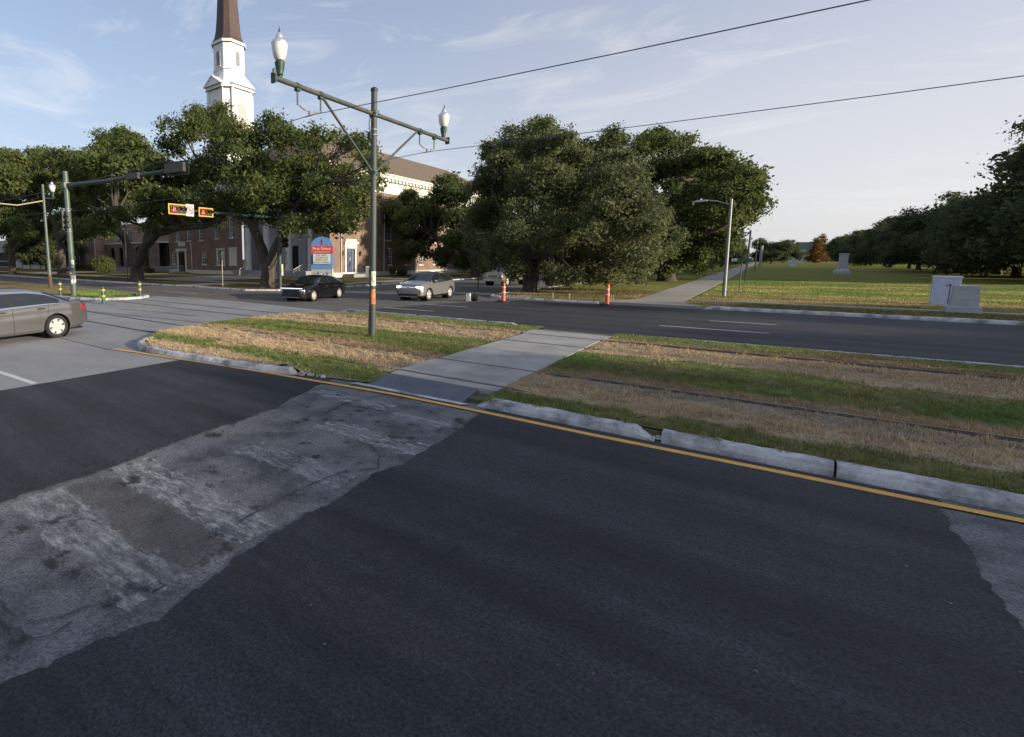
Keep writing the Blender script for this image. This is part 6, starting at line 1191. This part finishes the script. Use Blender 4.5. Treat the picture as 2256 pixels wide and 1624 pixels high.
S1 = dict(top=[(-2.57,.86),(-2.5,1.04),(-2.2,1.09),(-1.95,1.11),(-1.2,1.44),(-.7,1.53),(.0,1.54),(.5,1.50),(1.35,1.06),(1.9,.98),(2.4,.86),(2.57,.68)], belt=[(-2.57,.80),(-2.2,1.02),(-1.5,1.05),(0,.98),(1.3,.93),(2.57,.7)],
  plan=[(-2.57,.74),(-2.4,.86),(-1.9,.945),(0,.968),(1.7,.94),(2.3,.84),(2.57,.62)], sill=[(-2.57,.40),(-2.2,.28),(-1.5,.22),(1.9,.22),(2.57,.24)], axles=(-1.42,1.45), arch=.405, wheel=.355, floor=.2, spokes=6, paint=SILV, rule=r1, seams=[(-.17,.26,-.17,.99),(1.02,.27,1.02,.92),(-1.13,.55,-1.2,1.03)], handles=[(-.98,.935),(.12,.895)], mirror=(.95,1.0),
  mats=dict(side_window=CGLS,windscreen=CGLS,rear_window=CGLS,window_trim=CHROME,pillar=TRIMB,tail_light=TAIL,sill_trim=mat('grey_lower_trim',(0.10,0.10,0.105),0.5),headlight=HEADL,handle=TRIMB), extra=ex1)
hd = math.atan2(-.985,.17); rwp = G(125,744); pos = Vector((rwp.x,rwp.y,0))-Matrix.Rotation(hd,3,'Z')@Vector((-1.42,.85,0)); pos.z = .006
car('grey_sedan', 'grey sedan with silver six-hole wheels crossing the concrete junction', 'car', S1, pos, hd)
# 2. black saloon
def r2(x,y,z,sg_,t,side):
    g = glass_rule(x,sg_,t,(.45,1.25),(-2.0,-1.0),[(-.20,-.14)],(-1.75,.95))
    if g: return g
    if sg_ == 'B' and x < -2.25 and .78 < z < .92: return 'tail_light'
BLK_P = paint('black_paint', (0.006,0.006,0.008), 0.12, 0.0)
def ex2(e, body, section, hw, x0, x1):
    MB().box(x1-.09,x1+.012,-.72,.72,.755,.775).build('light_bar', emit_mat('daylight_bar', (0.85,0.9,1.0), 1.2), body); MB().box(x1-.1,x1+.006,-.55,.55,.30,.70).build('grille', mat('grille_dark', (0.006,0.006,0.012), 0.3), body)
    MB().box(x1-.03,x1+.014,-.09,.09,.80,.825).build('badge', CHROME, body); MB().box(x1-.06,x1+.014,-.6,.6,.255,.275).build('bumper_strip', CHROME, body)
    for s_ in (-1,1):
        MB().obox((x1-.08,.66*s_,.47),(.03,0,0),(0,.045,0),(0,.09*s_,.17)).build('bumper_blade', CHROME, body); MB().box(x1-.14,x1-.02,min(.55*s_,.74*s_),max(.55*s_,.74*s_),.63,.68).build('headlight', HEADL, body)
    MB().box(x1-.02,x1+.012,-.26,.26,.42,.54).build('number_plate', TRIMB, body)
S2 = dict(top=[(-2.45,.80),(-2.38,.98),(-2.1,1.04),(-1.6,1.20),(-.95,1.38),(-.3,1.445),(.1,1.44),(.5,1.36),(1.25,.98),(1.8,.90),(2.3,.80),(2.45,.62)], belt=[(-2.45,.76),(-1.8,1.0),(-1,.99),(0,.95),(1.2,.90),(2.45,.66)],
  plan=[(-2.45,.70),(-2.25,.84),(-1.7,.92),(0,.93),(1.6,.91),(2.2,.84),(2.45,.68)], sill=[(-2.45,.36),(-2.1,.25),(-1.5,.19),(1.9,.19),(2.45,.22)], axles=(-1.42,1.42), arch=.37, wheel=.335, floor=.17, spokes=10, rimstyle='thin', paint=BLK_P, rule=r2, seams=[(-.17,.22,-.17,.96),(.95,.24,1.0,.9),(-1.1,.5,-1.2,.96)], handles=[(-.95,.84),(.08,.82)], mirror=(.88,.97),
  mats=dict(side_window=CGLS,windscreen=CGLS,rear_window=CGLS,window_trim=CHROME,pillar=TRIMB,tail_light=TAIL,handle=CHROME), extra=ex2)
hd = math.atan2(-.985,.17); fw = G(690,664); pos = Vector((fw.x,fw.y,0))-Matrix.Rotation(hd,3,'Z')@Vector((1.42,.82,0)); pos.z = .002
car('black_sedan', 'glossy black sedan with chrome window line before the church', 'car', S2, pos, hd)
# 3. pale crossover
def r3(x,y,z,sg_,t,side):
    g = glass_rule(x,sg_,t,(.42,1.22),(-2.12,-1.62),[(-.22,-.14)],(-1.62,.92),hi=.92)
    if g: return g
    if sg_ == 'B' and z < .36: return 'sill_trim'
    if sg_ in 'DE' and -1.62 < x < .42: return 'roof_panel'
    if sg_ == 'B' and x < -2.1 and .88 < z < 1.02: return 'tail_light'
TAN = paint('pale_grey_paint', (0.21,0.212,0.22), 0.3, 0.4)
def ex3(e, body, section, hw, x0, x1):
    MB().box(x1-.10,x1+.008,-.60,.60,.30,.43).build('lower_grille', TRIMB, body); MB().box(x1-.08,x1+.012,-.62,.62,.245,.27).build('bumper_strip', CHROME, body); MB().box(x1-.03,x1+.014,-.52,.52,.795,.812).build('light_strip', emit_mat('strip_glow', (0.9,0.95,1.0), .6), body)
    MB().lathe([(0,0),(.075,0),(.075,.015),(0,.018)], (x1+.0,0,.80), 18, axis='x').build('badge', CHROME, body)
    for s_ in (-1,1):
        MB().obox((x1-.09,.66*s_,.80),(.07,-.05*s_,0),(.02,.13*s_,.0),(0,0,.055)).build('headlight', LIT, body); MB().obox((x1-.07,.74*s_,.50),(.05,-.03*s_,0),(0,.045,0),(0,0,.12)).build('bumper_vent', TRIMB, body)
        mb = MB(); mb.tube([(.35,.60*s_,1.60),(.2,.60*s_,1.655),(-1.3,.60*s_,1.66),(-1.5,.60*s_,1.60)], .02, 6); mb.build('roof_rail', CHROME, body)
S3 = dict(top=[(-2.29,.85),(-2.25,1.08),(-2.1,1.18),(-1.6,1.42),(-1.1,1.56),(-.3,1.63),(.3,1.60),(.5,1.53),(1.22,1.10),(1.8,1.02),(2.15,.92),(2.29,.74)], belt=[(-2.29,.85),(-1.7,1.12),(-1,1.08),(0,1.03),(1.2,1.0),(2.29,.78)],
  plan=[(-2.29,.72),(-2.1,.86),(-1.6,.925),(0,.925),(1.5,.915),(2.05,.86),(2.29,.70)], sill=[(-2.29,.42),(-1.9,.3),(-1.4,.24),(1.8,.24),(2.29,.25)], axles=(-1.38,1.39), arch=.40, wheel=.37, floor=.22, spokes=5, paint=TAN, rule=r3, seams=[(-.18,.36,-.18,1.06),(.95,.36,.98,1.0),(-1.15,.6,-1.3,1.1)], handles=[(-.9,.93),(.1,.92)], mirror=(.85,1.08), tumble=.36,
  mats=dict(side_window=CGLS,windscreen=CGLS,rear_window=CGLS,window_trim=TRIMB,pillar=TRIMB,tail_light=TAIL,sill_trim=TRIMB,roof_panel=TRIMB), extra=ex3)
hd = math.atan2(-.995,.05); fw = G(943,663); pos = Vector((fw.x,fw.y,0))-Matrix.Rotation(hd,3,'Z')@Vector((1.39,.82,0)); pos.z = .002
car('crossover', 'pale grey crossover with lit headlights and black roof at the cross street', 'car', S3, pos, hd)
# 4. pickup waiting behind it, and a dark car further up
def r4(x,y,z,sg_,t,side):
    g = glass_rule(x,sg_,t,(.75,1.25),(-.95,-.75),[(-.05,.05)],(-.7,1.0))
    if g: return g
    if sg_ == 'B' and z < .42: return 'sill_trim'
PICK = paint('tan_pickup_paint', (0.24,0.21,0.175), 0.3, 0.4)
def ex4(e, body, section, hw, x0, x1):
    MB().box(x1-.06,x1+.03,-.55,.55,.68,1.05).build('grille', CHROME, body); MB().box(x1-.05,x1+.035,-.46,.46,.74,.99).build('grille_mesh', mat('grille_silver', (0.3,0.31,0.33), 0.3, metal=.6, c2=(0.1,0.1,0.11), scale=9), body); MB().box(x1-.1,x1+.06,-.9,.9,.45,.62).build('bumper', CHROME, body)
    for s_ in (-1,1): MB().box(x1-.12,x1+.012,min(.58*s_,.86*s_),max(.58*s_,.86*s_),.78,1.0).build('headlight', HEADL, body)
S4 = dict(top=[(-2.9,.9),(-2.85,1.32),(-1.1,1.34),(-.9,1.40),(-.75,1.86),(0,1.92),(.7,1.88),(1.28,1.32),(2.0,1.26),(2.7,1.18),(2.9,1.0)], belt=[(-2.9,.9),(-1,1.22),(0,1.22),(1.2,1.2),(2.9,1.0)], plan=[(-2.9,.95),(-1.5,1.0),(0,1.0),(2.2,.99),(2.9,.9)], sill=[(-2.9,.5),(0,.42),(2.9,.4)], axles=(-1.85,1.85), arch=.47, wheel=.41, floor=.4, spokes=6, paint=PICK, rule=r4, seams=[(0,.45,0,1.2),(1.1,.45,1.1,1.2),(-.85,.5,-.85,1.2)], handles=[(-.6,1.08),(.4,1.08)], mirror=(1.0,1.25), sig=.035, tumble=.3,
  mats=dict(side_window=CGLS,windscreen=CGLS,rear_window=CGLS,window_trim=TRIMB,pillar=TRIMB,sill_trim=TRIMB,mirror=TRIMB), extra=ex4)
pp = G(1085,634); car('pickup_truck', 'tan pickup with chrome grille half hidden behind the bushy tree', 'truck', S4, (-18.9,46.3,.002), R(-92))
S5 = dict(S2); S5['paint'] = paint('dark_blue_paint', (0.012,0.014,0.022), 0.2, 0.2); car('dark_sedan', 'dark sedan in the shade seen through the skirts of the bushy tree', 'car', S5, (-16.2,62,.002), R(-90))
# far parked cars under the right oak row
for k, (x,y,c,l) in enumerate(((33,118,(0.35,0.03,0.04),'red car parked under the far oak row'),(34,106,(0.4,0.41,0.43),'silver car parked under the far oak row'),(34,95,(0.3,0.31,0.33),'grey car parked nearest the open end of the far oak row'))):
    Sx = dict(S2); Sx['paint'] = paint('far_paint_%d' % k, c, 0.25, 0.2); Sx.pop('extra'); car('far_car', l, 'car', Sx, (x,y,-.11), R(90))
# ------------------------------------------------------------------ person in the shade behind the tree
pr = empty('person', (-15.6,45.2,.0), R(-70), 'person in white cap, dark clothes and bright yellow vest standing in the cross street', 'person')
def skin(name, verts, edges, rad, m, parent, sub=2):
    me = bpy.data.meshes.new(name); me.from_pydata(verts, edges, []); o = link(name, me, m, parent); sk = o.modifiers.new('skin','SKIN'); me.skin_vertices.new() if not me.skin_vertices else None
    for i, r in enumerate(rad): me.skin_vertices[0].data[i].radius = (r, r*.85)
    me.skin_vertices[0].data[0].use_root = True; ss_ = o.modifiers.new('sub','SUBSURF'); ss_.levels = sub; ss_.render_levels = sub
    for p in me.polygons: p.use_smooth = True
    return o
V = [(0,0,.95),(0,0,1.15),(0,0,1.38),(0,0,1.48),(0,0,1.56),(0,0,1.68),(.0,.11,.88),(.02,.12,.48),(0,.12,.08),(.12,.13,.04),(.0,-.11,.88),(.02,-.12,.48),(0,-.13,.08),(.12,-.14,.04),(0,.19,1.40),(-.03,.25,1.12),(.08,.24,.88),(0,-.19,1.40),(-.03,-.25,1.12),(.08,-.24,.88)]
E_ = [(0,1),(1,2),(2,3),(3,4),(4,5),(0,6),(6,7),(7,8),(8,9),(0,10),(10,11),(11,12),(12,13),(2,14),(14,15),(15,16),(2,17),(17,18),(18,19)]
RD = [.15,.14,.16,.06,.085,.085,.09,.06,.045,.035,.09,.06,.045,.035,.065,.05,.04,.065,.05,.04]
skin('body', V, E_, RD, mat('dark_clothes', (0.02,0.02,0.024), 0.8), pr)
MB().lathe([(.165,1.08),(.185,1.2),(.19,1.38),(.12,1.45)], n=16).build('vest', mat('hi_vis_vest', (0.45,0.62,0.04), 0.6), pr, smooth=True)
blob((0,0,1.63),(.088,.078,.12),1,14,10).build('face', mat('skin_tone', (0.25,0.15,0.10), 0.6), pr, smooth=True); MB().lathe([(.15,1.70),(.11,1.705),(.108,1.75),(.07,1.80),(0,1.815)], n=16).build('cap', mat('cap_white', (0.7,0.7,0.68), 0.6), pr, smooth=True)
